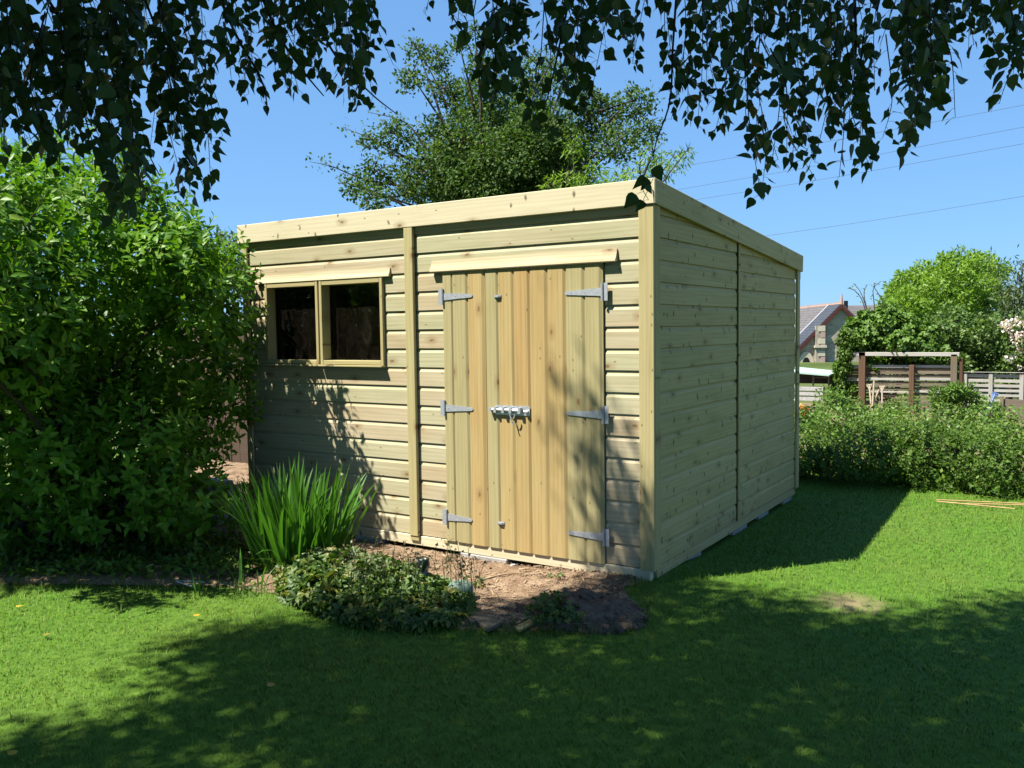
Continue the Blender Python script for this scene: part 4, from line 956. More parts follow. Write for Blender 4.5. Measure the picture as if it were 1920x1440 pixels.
# ------------------------------------------------------------------ chapel
fh = np.array([FW[0], FW[1], 0]); fh /= np.linalg.norm(fh); rh = np.array([RI[0], RI[1], 0]); rh /= np.linalg.norm(rh)
DC = 42.0
apex = at_d(1577, 571, DC)
g = (fh*.80-0*rh); 
gdir = (rh*1.0-fh*.12); gdir /= np.linalg.norm(gdir)          # along the gable, away from us
ndir = np.array([gdir[1], -gdir[0], 0.0])                       # gable faces right and towards us
HW, RH = 2.22, 2.30                                             # half width, rise
def chap(l, wv, z): return apex+gdir*l+ndir*wv+np.array([0, 0, z])
chb = np.array([*chap(0, -4, 0)[:2], -1.0]); gz = -1.0-apex[2]
chapel = thing('chapel', 'stone chapel with slate roof, red barge boards and a pointed window', 'building', chb)
def poly_mesh(name, faces, mat):
    bm = bmesh.new()
    for f in faces: bm.faces.new([bm.verts.new((np.asarray(p)-chb)[:]) for p in f])
    bmesh.ops.remove_doubles(bm, verts=bm.verts[:], dist=1e-4)
    return bm_mesh(name, bm, mat)
def mat_rubble():
    m, nt, b = newmat('rubble_stone'); L = nt.links; tc = N(nt, 'ShaderNodeTexCoord')
    v = N(nt, 'ShaderNodeTexVoronoi', i_Scale=1.0); L.new(vscale(nt, tc.outputs['Object'], (4.5, 4.5, 7.5)), v.inputs['Vector'])
    ve = N(nt, 'ShaderNodeTexVoronoi', i_Scale=1.0, feature='DISTANCE_TO_EDGE'); L.new(vscale(nt, tc.outputs['Object'], (4.5, 4.5, 7.5)), ve.inputs['Vector'])
    s = N(nt, 'ShaderNodeSeparateColor'); L.new(v.outputs['Color'], s.inputs[0])
    r = ramp(nt, [(0, (.28, .235, .17)), (.4, (.40, .34, .25)), (.75, (.33, .285, .22)), (1, (.47, .41, .30))]); L.new(s.outputs[0], r.inputs[0])
    e = ramp(nt, [(.02, (1, 1, 1)), (.07, (0, 0, 0))]); L.new(ve.outputs['Distance'], e.inputs[0])
    L.new(mixc(nt, e.outputs[0], r.outputs[0], (.30, .28, .25)), b.inputs['Base Color']); b.inputs['Roughness'].default_value = .95; b.inputs['Specular IOR Level'].default_value = .1
    return m
def mat_slate(c1, c2, name):
    m, nt, b = newmat(name); L = nt.links; tc = N(nt, 'ShaderNodeTexCoord'); sx = N(nt, 'ShaderNodeSeparateXYZ'); L.new(tc.outputs['Object'], sx.inputs[0])
    br = N(nt, 'ShaderNodeTexBrick'); br.inputs['Scale'].default_value = 1.0; br.inputs['Brick Width'].default_value = .28; br.inputs['Row Height'].default_value = .13; br.inputs['Mortar Size'].default_value = .012
    cb = N(nt, 'ShaderNodeCombineXYZ'); d = N(nt, 'ShaderNodeVectorMath', operation='DOT_PRODUCT'); L.new(tc.outputs['Object'], d.inputs[0]); d.inputs[1].default_value = ndir.tolist()
    L.new(d.outputs['Value'], cb.inputs[0]); L.new(sx.outputs[2], cb.inputs[1]); L.new(cb.outputs[0], br.inputs['Vector'])
    br.inputs['Color1'].default_value = (*c1, 1); br.inputs['Color2'].default_value = (*c2, 1); br.inputs['Mortar'].default_value = (*(np.array(c1)*.6), 1)
    L.new(br.outputs['Color'], b.inputs['Base Color']); b.inputs['Roughness'].default_value = .85; b.inputs['Specular IOR Level'].default_value = .12; return m
M_RUB = mat_rubble(); M_SL1 = mat_slate((.115, .105, .105), (.15, .14, .135), 'old_slate'); M_SL2 = mat_slate((.055, .06, .075), (.07, .078, .092), 'blue_slate')
M_BARGE = mat_plain('red_barge_paint', (.075, .02, .016), (.10, .028, .022), 6, .6)
M_RIDGE = mat_plain('terracotta_ridge', (.42, .19, .09), (.52, .27, .13), 3, .8)
M_BUFF = mat_plain('buff_dressed_stone', (.46, .41, .30), (.56, .50, .38), 3, .9)
M_BRICK = mat_plain('pink_brick', (.40, .26, .22), (.48, .33, .28), 5, .9)
M_DARK = mat_plain('dark_opening', (.012, .012, .014), None, rough=.3)
M_LEAD = mat_plain('lead_flashing', (.45, .45, .46), (.55, .55, .56), 6, .5)
link('gable_wall', poly_mesh('gable_wall', [[chap(0, 0, -.12), chap(HW-.1, 0, -RH), chap(HW-.1, 0, gz), chap(-HW+.1, 0, gz), chap(-HW+.1, 0, -RH)]], M_RUB), chapel)
link('side_wall', poly_mesh('side_wall', [[chap(-HW+.1, 0, -RH), chap(-HW+.1, 0, gz), chap(-HW+.1, -15.5, gz), chap(-HW+.1, -15.5, -RH)]], M_RUB), chapel)
def slab(name, a, b2, c, d, th, mat):
    n_ = np.cross(b2-a, d-a); n_ /= np.linalg.norm(n_); q = [a, b2, c, d]; r_ = [p-n_*th for p in q]
    return poly_mesh(name, [q, r_[::-1]]+[[q[i], r_[i], r_[(i+1) % 4], q[(i+1) % 4]] for i in range(4)], mat)
def rp(t, wv): return chap(-HW*1.06*t, wv, -RH*1.06*t)
rl = link('roof', slab('roof', rp(0, -2.45), rp(1, -2.45), rp(1, -16), rp(0, -16), .06, M_SL1), chapel)
link('roof', slab('roof', rp(0, .14), rp(1, .14), rp(1, -2.32), rp(0, -2.32), .06, M_SL2), chapel)['label'] = 'band of newer blue slates along the gable edge'
link('flashing', slab('flashing', rp(0, -2.325)+[0, 0, .02], rp(1, -2.325)+[0, 0, .02], rp(1, -2.445)+[0, 0, .02], rp(0, -2.445)+[0, 0, .02], .06, M_LEAD), chapel)
link('roof', slab('roof', chap(HW*1.06, .14, -RH*1.06), chap(0, .14, 0), chap(0, -16, 0), chap(HW*1.06, -16, -RH*1.06), .06, M_SL1), chapel)
link('barge_board', slab('barge_board', chap(0, .16, .02), chap(-HW*1.07, .16, -RH*1.07), chap(-HW*1.07, .16, -RH*1.07-.20), chap(0, .16, -.19), .05, M_BARGE), chapel)
link('barge_board', slab('barge_board', chap(HW*1.07, .16, -RH*1.07), chap(0, .16, .02), chap(0, .16, -.19), chap(HW*1.07, .16, -RH*1.07-.20), .05, M_BARGE), chapel)
for i in range(34):
    w0 = .10-.45*i
    rt = link('ridge_tile', poly_mesh('ridge_tile', [[chap(-.16, w0, -.08), chap(0, w0, .07), chap(0, w0-.43, .07), chap(-.16, w0-.43, -.08)], [chap(0, w0, .07), chap(.16, w0, -.08), chap(.16, w0-.43, -.08), chap(0, w0-.43, .07)], [chap(0, w0-.05, .07), chap(0, w0-.13, .20), chap(0, w0-.21, .07)], [chap(0, w0-.26, .07), chap(0, w0-.33, .20), chap(0, w0-.40, .07)]], M_RIDGE), chapel)
tb = Tubes(); tb.add([chap(0, .1, 0), chap(0, .1, .35), chap(0, .1, .55)], [.07, .05, .015], 6); link('finial', tb.mesh('finial', M_RIDGE, chb), chapel)
# buttress with brick quoins, pointed window
link('buttress', slab('buttress', chap(-.78, .22, -1.0), chap(-1.22, .22, -1.0), chap(-1.22, .22, gz), chap(-.78, .22, gz), .22, M_RUB), chapel)
for i in range(9):
    z0 = -1.0-.30*i; wq = .20 if i % 2 else .32
    link('quoin', slab('quoin', chap(-.78, .25, z0-.02), chap(-.78-wq, .25, z0-.02), chap(-.78-wq, .25, z0-.28), chap(-.78, .25, z0-.28), .06, M_BRICK if i % 2 else M_BUFF), chapel)
link('buttress_cap', slab('buttress_cap', chap(-.72, .32, -1.95), chap(-1.28, .32, -1.95), chap(-1.28, .32, -2.07), chap(-.72, .32, -2.07), .2, M_BUFF), chapel)
def arch(l0, hw, z0, zs, off):
    pts = [chap(l0-hw, off, z0), chap(l0+hw, off, z0), chap(l0+hw, off, zs)]
    for t in np.linspace(0, 1, 6)[1:]: pts.append(chap(l0+hw*(1-t)**.75, off, zs+hw*1.5*math.sin(t*math.pi/2)))
    for t in np.linspace(1, 0, 6)[1:]: pts.append(chap(l0-hw*(1-t)**.75, off, zs+hw*1.5*math.sin(t*math.pi/2)))
    return pts
gl_ = arch(-1.62, .20, -3.6, -2.85, .10)
link('window', poly_mesh('window', [gl_], M_DARK), chapel)
outer = arch(-1.62, .40, -3.7, -2.85, .06); inner = arch(-1.62, .21, -3.7, -2.85, .06)
link('window_surround', poly_mesh('window_surround', [[outer[i], outer[i+1], inner[i+1], inner[i]] for i in range(1, len(outer)-1)]+[[outer[-1], outer[0], inner[0], inner[-1]]], M_BUFF), chapel)
# second roof behind
h2 = at_d(1640, 572, 52); h2b = np.array([h2[0], h2[1], -1.0])
hall = thing('slate_roofed_hall', 'slate roofed building glimpsed just behind the chapel gable', 'building', h2b)
bm = bmesh.new()
vv = [bm.verts.new(v) for v in [(rh*-4)[:], (rh*3)[:], (rh*3-fh*3)[:], (rh*-4-fh*3)[:], (rh*-4+fh*3)[:], (rh*3+fh*3)[:]]]
for v, z in zip(vv, (h2[2]+1, h2[2]+1, h2[2]-1.3, h2[2]-1.3, h2[2]-1.3, h2[2]-1.3)): v.co.z = z
bm.faces.new((vv[0], vv[1], vv[2], vv[3])); bm.faces.new((vv[0], vv[4], vv[5], vv[1]))
link('roof', bm_mesh('roof', bm, M_SL1), hall)
bm = bmesh.new(); r_ = bmesh.ops.create_cube(bm, size=1)
for v in bm.verts: c = v.co.copy(); v.co = Vector((rh*(-.5+c.x*6.8)+fh*(c.y*5.6)).tolist()); v.co.z = (h2[2]-.35)/2+(c.z)*(h2[2]-.35)
link('wall', bm_mesh('wall', bm, M_RUB), hall)
tb = Tubes(); q = at_d(1586, 572, 51)-h2b; tb.add([q-[0, 0, .6], q+[0, 0, .25]], .12, 8); link('flue', tb.mesh('flue', M_DARK), hall)

# low hedgerows and woods round the horizon
n = 16000; az = rng.uniform(-1.9, 1.9, n); rr = rng.choice([95., 120., 150.], n)+rng.normal(0, 3, n)
hx, hy = CAM[0]+rr*np.sin(az), CAM[1]+rr*np.cos(az); hh = (1.3+1.7*fbm(az*22, rr*.03, 3, 95))*rng.random(n)**.6*rr/120
link('distant_woods', bake('distant_woods', T_DIA, frames(rng.normal(0, 1, (n, 3)), rng.normal(0, 1, (n, 3))), np.stack([hx, hy, gh(hx, hy)+hh], 1), rng.uniform(.5, 1.1, n), L_GREYG), kind='stuff')

# ------------------------------------------------------------------ fence, tools and plants at the end of the garden
def at_f(px, py): return at_y(px, py, YF)
fz = gh(0, YF)
fb = at_f(1700, 775); fb[2] = fz
fence = thing('trellis_fence', 'old slatted fence with dark posts and a pale top beam', 'fence', fb)
def fbox(name, px0, py0, px1, py1, y0, y1, mat, root, rb, bev=.004, jit=.0, lab=None):
    a = at_f(px0, py0); b2 = at_f(px1, py1); x0, x1 = sorted((a[0], b2[0])); z0, z1 = sorted((a[2], b2[2]))
    hor = (x1-x0) > (z1-z0)
    if hor:
        me = box_me(name, 0, x1-x0, y0, y1, 0, z1-z0, mat, bev); M_ = Matrix(((1, 0, 0, x0-rb[0]), (0, 1, 0, 0), (0, 0, 1, z0-rb[2]), (0, 0, 0, 1)))
        M_ = M_ @ Matrix.Rotation(random.gauss(0, jit), 4, 'Y')
    else:
        me = box_me(name, 0, z1-z0, y0, y1, 0, x1-x0, mat, bev); M_ = Matrix(((0, 0, 1, x0-rb[0]), (0, -1, 0, 0), (1, 0, 0, z0-rb[2]), (0, 0, 0, 1))) 
    o = link(name, me, root, M_)
    if lab: o['label'] = lab
    return o
for x0, x1, yt in ((1612, 1623, 660), (1706, 1714, 684)): fbox('post', x0, yt, x1, 786, -.02, .10, W_BROWN, fence, fb)
fbox('post', 1784, 664, 1794, 786, -.02, .10, W_OLD, fence, fb); fbox('post', 1799, 672, 1804, 775, -.03, .05, W_BROWN, fence, fb)
fbox('top_beam', 1586, 660, 1800, 668, -.10, -.022, W_GREY, fence, fb)
rows = [(684.5+5.95*i, 684.5+5.95*i+(6.6 if i % 2 else 5.6)) for i in range(11)]
for i, (ya, yb_) in enumerate(rows):
    for (xa, xb) in ((1588, 1612.5), (1623.5, 1706), (1714.5, 1784)):
        fbox('slat', xa-1, ya+random.uniform(-.5, .5), xb+1, yb_, (.040 if i % 2 else .012)+random.uniform(0, .004), (.060 if i % 2 else .034)+random.uniform(0, .004), W_OLD if i % 4 else W_GREY, fence, fb, .002, .002)
for ya, yb_ in ((751, 760), (761.5, 771), (772, 786)):
    fbox('gravel_board', 1660, ya, 1706, yb_, .02, .045, W_OLD, fence, fb); fbox('gravel_board', 1714.5, ya, 1784, yb_, .02, .045, W_OLD, fence, fb)
    fbox('gravel_board', 1588, ya, 1612, yb_, .02, .045, W_OLD, fence, fb); fbox('gravel_board', 1623.5, ya, 1659, yb_, .02, .045, W_OLD, fence, fb)
gb = at_f(1862, 775); gb[2] = fz
gf = thing('board_fence', 'silver grey horizontal board fence at the far right end of the garden', 'fence', gb)
for ya, yb_ in ((697, 700),): fbox('capping', 1803, ya, 1990, yb_, -.03, .06, W_GREY, gf, gb)
yy = 701
while yy < 765:
    fbox('fence_board', 1805, yy, 1990, yy+9.15, .015+random.uniform(0, .010), .040, W_GREY, gf, gb, .002, .0015); yy += 9.3
for x0, x1 in ((1806, 1812), (1854, 1860), (1912, 1918), (1965, 1971)): fbox('post', x0, 701, x1, 786, -.055, .013, W_GREY, gf, gb)
fbox('sleeper', 1778, 770, 1990, 784, -.22, -.10, W_OLD, gf, gb)
# brown compost box at the right end
cbp = at_y(1905, 780, YF-.8); cbp[2] = gh(cbp[0], cbp[1])
cb_ = thing('compost_box', 'low brown board box standing against the grey fence at the right edge', 'box', cbp)
for i in range(3): link('board', box_me('board', -.20, .75, -.015, .015, .02+i*.13, .145+i*.13, W_OLD, .003), cb_)
for i in range(3): link('board', box_me('board', -.215, -.19, .02, .6, .02+i*.13, .145+i*.13, W_OLD, .003), cb_)
link('stake', box_me('stake', -.25, -.195, -.05, -.016, 0, .46, W_OLD, .003), cb_)

# garden tools leaning on the fence
def tool(a0, b0, r, lab, name, grip=True, mat=W_HANDLE, Yt=YF-.10, Yb=YF-.45):
    A = at_y(*a0, Yt); B = at_y(*b0, Yb); t = thing(name, lab, 'tool', B)
    tb = Tubes(); tb.add(curve_pts([B, A], 6)-B, r, 8); link('shaft', tb.mesh('shaft', mat), t)
    if grip:
        d = (A-B)/np.linalg.norm(A-B); s = np.cross(d, [0, 1, 0]); s /= np.linalg.norm(s)
        tb = Tubes(); tb.add(curve_pts([A-s*.055, A+s*.055], 4)-B, r*1.05, 8); tb.add(curve_pts([A-d*.11, A-s*.045], 4)-B, r*.7, 6); tb.add(curve_pts([A-d*.11, A+s*.045], 4)-B, r*.7, 6)
        link('grip', tb.mesh('grip', mat), t)
    bm = bmesh.new(); bmesh.ops.create_cube(bm, size=1)
    for v in bm.verts: v.co = Vector((v.co.x*.17, v.co.y*.02, v.co.z*.26-.10))
    link('tool_head', bm_mesh('tool_head', bm, M_GALV), t); return t
tool((1630, 722), (1636, 792), .017, 'wooden handled spade with a T grip by the brown post, leftmost of the tools', 'spade')
tool((1639, 714), (1634, 790), .018, 'straight pale tool handle rising highest between the spade grips', 'garden_fork', False)
tool((1648, 731), (1622, 792), .018, 'pale tool handle slanting down to the left across the others', 'hoe', False)
tool((1654, 725), (1654, 778), .016, 'upright spade with grey T grip, rightmost of the leaning tools', 'spade')
M_BLUE = mat_plain('blue_painted_handle', (.05, .10, .22), (.08, .14, .28), 10, .4)
tool((1866, 738), (1843, 796), .022, 'blue handled tool leaning against the grey board fence', 'rake', True, M_BLUE)

# low green roofed shelter left of the fence
lb = at_y(1520, 750, YF-.2); lb[2] = fz
low = thing('lean_to', 'low open shelter with a pale green roof sheet beside the ivy', 'shelter', lb)
M_GRS = mat_plain('pale_green_sheet', (.30, .42, .34), (.38, .50, .42), 4, .5)
def lbox(name, px0, py0, px1, py1, y0, y1, mat):
    a = at_y(px0, py0, YF-.2); b2 = at_y(px1, py1, YF-.2); x0, x1 = sorted((a[0], b2[0])); z0, z1 = sorted((a[2], b2[2]))
    return link(name, box_me(name, x0-lb[0], x1-lb[0], y0, y1, z0-lb[2], z1-lb[2], mat, .003), low)
a = at_y(1470, 693, YF-.2)-lb; b2 = at_y(1558, 702, YF-.2)-lb
bm = bmesh.new(); vv = [bm.verts.new(v) for v in [(a[0], -.15, a[2]-.02), (b2[0], -.15, b2[2]), (b2[0], .8, b2[2]+.03), (a[0], .8, a[2]+.03)]]; f_ = bm.faces.new(vv); ex = bmesh.ops.extrude_face_region(bm, geom=[f_])
for v in ex['geom']:
    if isinstance(v, bmesh.types.BMVert): v.co.z -= .03
link('roof_sheet', bm_mesh('roof_sheet', bm, M_GRS), low)
for x in (1524, 1553): lbox('post', x, 704, x+2, 724, -.03, .03, W_OLD)
lbox('crossbar', 1525, 707, 1553, 709, -.02, .02, W_OLD)
lbox('back_board', 1470, 704, 1556, 724, .7, .74, W_DARKF)
for j, (ya, yb_) in enumerate(((724, 733), (733.5, 742), (742.5, 752))): lbox('block_course', 1470, ya, 1545, yb_, -.08, .1, M_CONC)

# ivy column, vine and brambles
def leafmass(name, lab, cat, base, clumps, n, size, mat, tmpl, parts, droop=.4):
    base = np.asarray(base, float); t = thing(name, lab, cat, base); C_ = np.array(clumps, float); wts = C_[:, 3]**2
    c = rng.choice(len(C_), n, p=wts/wts.sum()); u = rng.normal(0, 1, (n, 3)); u /= np.linalg.norm(u, axis=1)[:, None]
    pos = C_[c, :3]+u*(C_[c, 3]*(.5+.55*rng.random(n)))[:, None]; pos[:, 2] = np.maximum(pos[:, 2], base[2]+.02)
    tip = u*.5+rng.normal(0, .5, (n, 3))+[0, 0, -droop]; up = u+rng.normal(0, .4, (n, 3))+[0, 0, .4]
    leaves(t, base, tmpl, frames(tip, up), pos, size*rng.uniform(.6, 1.25, n), mat, parts, cell=9)
    tb = Tubes()
    for cx, cy, cz, r in C_: tb.add(curve_pts([base+rng.normal(0, .05, 3)*[1, 1, 0], (base+[cx, cy, cz])/2+rng.normal(0, .1, 3), [cx, cy, cz]], 6), np.linspace(.025, .006, 6), 5)
    link('stem', tb.mesh('stem', M_BARK, base), t, kind='stuff'); return t
ib = at_y(1568, 785, YF-.1); ib[2] = fz
leafmass('ivy', 'dark ivy column climbing the left end of the slatted fence', 'ivy', ib, [(*at_y(px+9, py, YF-.05), r*.0082) for px, py, r in [(1572, 640, 16), (1578, 660, 20), (1570, 690, 22), (1566, 715, 20), (1564, 740, 22), (1562, 760, 20), (1590, 640, 18), (1576, 625, 14), (1560, 775, 20), (1590, 730, 12)]], 5200, .075, L_HEDGE, T_DIA, 0)
vb_ = at_y(1660, 785, YF+.4); vb_[2] = fz
leafmass('grape_vine', 'large-leaved vine spilling over the slatted fence and its top beam', 'vine', vb_, [(*at_y(px, py, YF+.30+random.uniform(-.15, .3)), r*.0115) for px, py, r in [(1610, 640, 22), (1640, 620, 26), (1670, 600, 22), (1650, 650, 24), (1690, 640, 26), (1720, 655, 24), (1745, 662, 20), (1625, 600, 18), (1660, 585, 16), (1605, 615, 18), (1770, 668, 16), (1700, 612, 22), (1735, 630, 22), (1640, 680, 18), (1690, 678, 20), (1740, 680, 18)]], 4200, .13, L_VINE, T_VINE, 160)
bb = at_y(1630, 640, YF+.4)
brm = thing('bramble', 'thin bare bramble canes arching above the vine beside the chapel', 'bramble', bb)
tb = Tubes(); lp = []
for ctrl in [((1632, 600), (1622, 570), (1612, 545), (1600, 531)), ((1625, 590), (1615, 560), (1600, 543), (1590, 541)), ((1642, 595), (1638, 560), (1638, 540), (1652, 527)), ((1650, 590), (1655, 565), (1640, 540), (1640, 530)), ((1625, 580), (1620, 550), (1626, 533))]:
    c = curve_pts([at_y(x, y, YF+.4) for x, y in ctrl], 10); tb.add(c-bb, np.linspace(.011, .005, 10), 4)
    for k in range(14): lp.append(c[random.randrange(10)]+rng.normal(0, .03, 3))
link('cane', tb.mesh('cane', M_BARK), brm); lp = np.array(lp); m = len(lp)
link('foliage', bake('foliage', T_DIA, frames(rng.normal(0, 1, (m, 3)), rng.normal(0, 1, (m, 3))), lp, rng.uniform(.03, .06, m), L_MID, bb), brm, kind='stuff')

# plants in the plot between hedge and fence
def plot_plant(name, lab, px, py, Yp, rpx, hpx, n, s, mat, tm=T_DIA, cat='plant', parts=0):
    b0 = at_y(px, py, Yp); b0[2] = gh(b0[0], b0[1]); k = (Yp-CAM[1])/.86/F_PX
    r = rpx*k; h = hpx*k+(at_y(px, py, Yp)[2]-b0[2])
    cl_ = [(b0[0]+random.gauss(0, r*.5), b0[1]+random.gauss(0, r*.4), b0[2]+h*random.uniform(.25, .85), r*random.uniform(.35, .7)) for _ in range(9)]
    return leafmass(name, lab, cat, b0, cl_, n, s, mat, tm, parts, .1), b0, h, r
pl = [(1520, 765, 8.5, 34, 30, 900, 'bushy light green plant beside the shed end beyond the hedge'),
      (1585, 765, 9.5, 36, 45, 1100, 'leafy green plant at the foot of the ivy column'),
      (1672, 775, 11.0, 30, 50, 1000, 'upright bean-like plant growing in front of the dark middle post'),
      (1640, 790, 9.0, 40, 30, 1000, 'spreading pale green plant in front of the leaning tools'),
      (1835, 790, 10.0, 24, 60, 900, 'tall leafy plant in front of the blue handled tool'),
      (1885, 800, 9.0, 40, 40, 900, 'broad pale green vegetable plant at the right edge beyond the hedge'),
      (1735, 795, 9.0, 36, 35, 900, 'loose yellowish green plant in front of the slatted fence'),
      (1560, 800, 7.2, 40, 28, 1100, 'low light green plant just beyond the hedge near the shed'),
      (1690, 810, 7.2, 50, 25, 1200, 'sprawling weedy plant just beyond the middle of the hedge'),
      (1810, 820, 7.0, 50, 25, 1200, 'pale sprawling plant just beyond the right part of the hedge')]
for i, (px, py, Yp, rp_, hp_, n, lab) in enumerate(pl): plot_plant('vegetable_plant', lab, px, py, Yp, rp_, hp_*.5, n, .06 if i % 2 else .05, (L_WEED, L_VINE, L_WEED)[i % 3], T_DIA)
t, b0, h, r = plot_plant('pine_seedling', 'young feathery pine-like seedling in front of the grey fence post', 1795, 790, 10.5, 22, 60, 2200, .10, L_VINE, T_SLIM, 'seedling')
t, b0, h, r = plot_plant('flowering_plant', 'orange and red flowered plant at the far corner of the shed', 1503, 790, 9.0, 14, 30, 260, .05, L_WEED)
om = mesh_np('blossom', *puff(10, .04), L_ORNG)
for k in range(26):
    o = link('blossom', om, t); p = at_y(random.uniform(1494, 1514), random.uniform(762, 790), 8.9+random.uniform(-.1, .1))-b0; o.location = p.tolist(); o.rotation_euler = rng.uniform(0, 6.28, 3).tolist()

# ------------------------------------------------------------------ hedge
hb = np.array([1.6, 4.05, 0.0])
hedge = thing('hedge', 'low leafy hedge running across the back of the lawn', 'hedge', hb)
HL = []
for i in range(64):
    x = -1.7+i*.112+random.uniform(-.05, .05); hh = random.uniform(.14, .235)+.03*math.sin(x*1.9)
    HL.append((x, 3.98+random.uniform(-.10, .16)-.02*x, hh*.92, random.uniform(.20, .34), random.uniform(.26, .40), hh))
    if i % 2: HL.append((x+.03, 4.5+random.uniform(-.15, .25), hh*.9, .34, .40, hh*random.uniform(.9, 1.15)))
P, nr = lobes_surface(9800, HL, .25); ok = P[:, 2] > .02; P, nr = P[ok], nr[ok]
ps, Ms, ss, sd, sL = shoots(P, nr, 9, .044, .13)
extra = rng.random(len(P)) < .05                                  # long whips standing out of the top
ok = (ps[:, 2] > .01)
link('foliage', bake('foliage', T_DIA, Ms[ok], ps[ok], ss[ok], L_HEDGE, hb), hedge, kind='stuff')
tb = Tubes()
for i in range(0, len(P), 3): tb.add([P[i], P[i]+sd[i]*sL[i]*.5, P[i]+sd[i]*sL[i]], [.0025, .002, .001], 3)
wp = []
for i in np.where(extra & (nr[:, 2] > .2))[0]:
    e = P[i]+np.array([random.gauss(0, .06), random.gauss(0, .06), random.uniform(.10, .26)]); c = curve_pts([P[i], (P[i]+e)/2+rng.normal(0, .02, 3), e], 5); tb.add(c, np.linspace(.003, .001, 5), 3)
    for k in range(9): wp.append(c[random.randrange(1, 5)]+rng.normal(0, .014, 3))
wp = np.array(wp); m = len(wp)
link('foliage', bake('foliage', T_DIA, frames(rng.normal(0, 1, (m, 3)), rng.normal(0, .6, (m, 3))+[0, 0, .6]), wp, rng.uniform(.03, .055, m), L_WEED, hb), hedge, kind='stuff')
P2, n2 = lobes_surface(16000, [(a_, b_, c_, d_*.8, e_*.8, f_*.85) for a_, b_, c_, d_, e_, f_ in HL], .5); k = len(P2)
link('foliage', bake('foliage', T_DIA, frames(rng.normal(0, 1, (k, 3)), rng.normal(0, 1, (k, 3))), P2, rng.uniform(.035, .06, k), L_HEDGE, hb), hedge, kind='stuff')
for i in range(90):
    e = P[random.randrange(len(P))]; b0 = np.array([e[0]+random.gauss(0, .06), 4.15+random.gauss(0, .12), 0]); tb.add(curve_pts([b0, (b0+e)/2+[0, 0, .06], e], 5), np.linspace(.009, .002, 5), 4)
link('stem', tb.mesh('stem', M_BARK, hb), hedge, kind='stuff')

# ------------------------------------------------------------------ boundary fence and stone behind the shrub
bf = np.array([-5.2, 1.9, -.03])
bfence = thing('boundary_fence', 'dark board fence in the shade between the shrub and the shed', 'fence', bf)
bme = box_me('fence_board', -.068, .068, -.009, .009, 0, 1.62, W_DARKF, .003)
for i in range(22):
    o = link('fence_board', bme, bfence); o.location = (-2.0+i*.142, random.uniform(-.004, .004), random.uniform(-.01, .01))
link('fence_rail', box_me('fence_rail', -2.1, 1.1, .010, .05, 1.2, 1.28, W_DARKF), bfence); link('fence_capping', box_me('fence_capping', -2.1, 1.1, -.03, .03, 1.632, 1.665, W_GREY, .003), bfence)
p = at_d(398, 935, 6.9); p[2] = -.02; bm = bmesh.new(); bmesh.ops.create_icosphere(bm, subdivisions=3, radius=1)
for v in bm.verts:
    c = v.co; k = 1+.42*(float(fbm(np.array([c.x*2.3+5]), np.array([c.y*2.3+c.z*1.7+9]), 3, 61)[0])-.5)*2
    v.co = Vector((max(-.17, min(.16, c.x*.24*k)), max(-.09, c.y*.13*k), max(-.1, min(.33, c.z*.27*k+.16+c.x*.04))))
thing('boulder', 'pale grey upright stone in the shade between the shrub and the iris', 'stone', p, None, bm_mesh('boulder', bm, M_STONE, False))
q = at_d(450, 880, 7.3); q[2] = -.03
weed('wall_weed', 'small-leaved sunlit plant at the shed corner behind the pale stone', q, .22, .36, 260, .02, .035, L_WEED, T_OVAL, 0)

# ------------------------------------------------------------------ overhead wires
for (a0, b0, lab) in [((1200, 325), (2000, 182), 'thin overhead wire across the sky, highest of the four'), ((1180, 371), (2000, 223), 'thin overhead wire second from the top'), ((1200, 391), (2000, 255), 'thin overhead wire third from the top'), ((1300, 461), (2000, 355), 'thin overhead wire lowest in the sky, meeting the roof edge')]:
    A = at_d(*a0, 34); B = at_d(*b0, 26); c = curve_pts([A, (A+B)/2-[0, 0, .06], B], 12); tb = Tubes(); tb.add(c-A, .0055, 5); thing('overhead_wire', lab, 'wire', A, 'overhead wires', tb.mesh('overhead_wire', M_WIRE))

# ------------------------------------------------------------------ birch over the camera
TB = np.array([-1.35, -6.4, 0.0])
birch = thing('birch_tree', 'birch tree whose dark leafy twigs hang down across the top of the picture', 'tree', TB)
SH = [(-2.6, -4.2), (-1.8, -3.5), (-1.49, -3.18), (-1.12, -2.89), (-.97, -2.71), (-1.28, -2.76), (-1.05, -2.42), (-1.54, -2.47), (-1.33, -2.21), (-1.65, -2.13), (-1.52, -1.8), (-1.39, -1.43), (-1.01, -1.26), (-.58, -1.0), (-.45, -.60), (-.22, -.30), (-.30, .10), (-.10, .55), (.10, .50), (.16, .10), (.28, .08), (.55, .22), (.75, .23), (.92, .03), (1.16, .03), (1.34, .13), (1.45, .45), (1.56, .32), (1.82, .83), (2.27, 1.2), (3.2, 1.2), (4.2, .2), (5.0, -2), (5.2, -5.5), (4, -9.5), (-3, -10.5), (-6, -8), (-5.6, -5.2), (-3.6, -4.4)]  # rear points extend the unseen crown behind the camera to block sky light
SH2 = [(-5.2, -2.75), (-3.3, -1.98), (-2.57, -1.60), (-2.25, -1.36), (-2.18, -1.0), (-2.6, -.80), (-3.2, -.85), (-5.2, -1.3)]  # unseen leaves added up-sun to darken the shrub's lower half
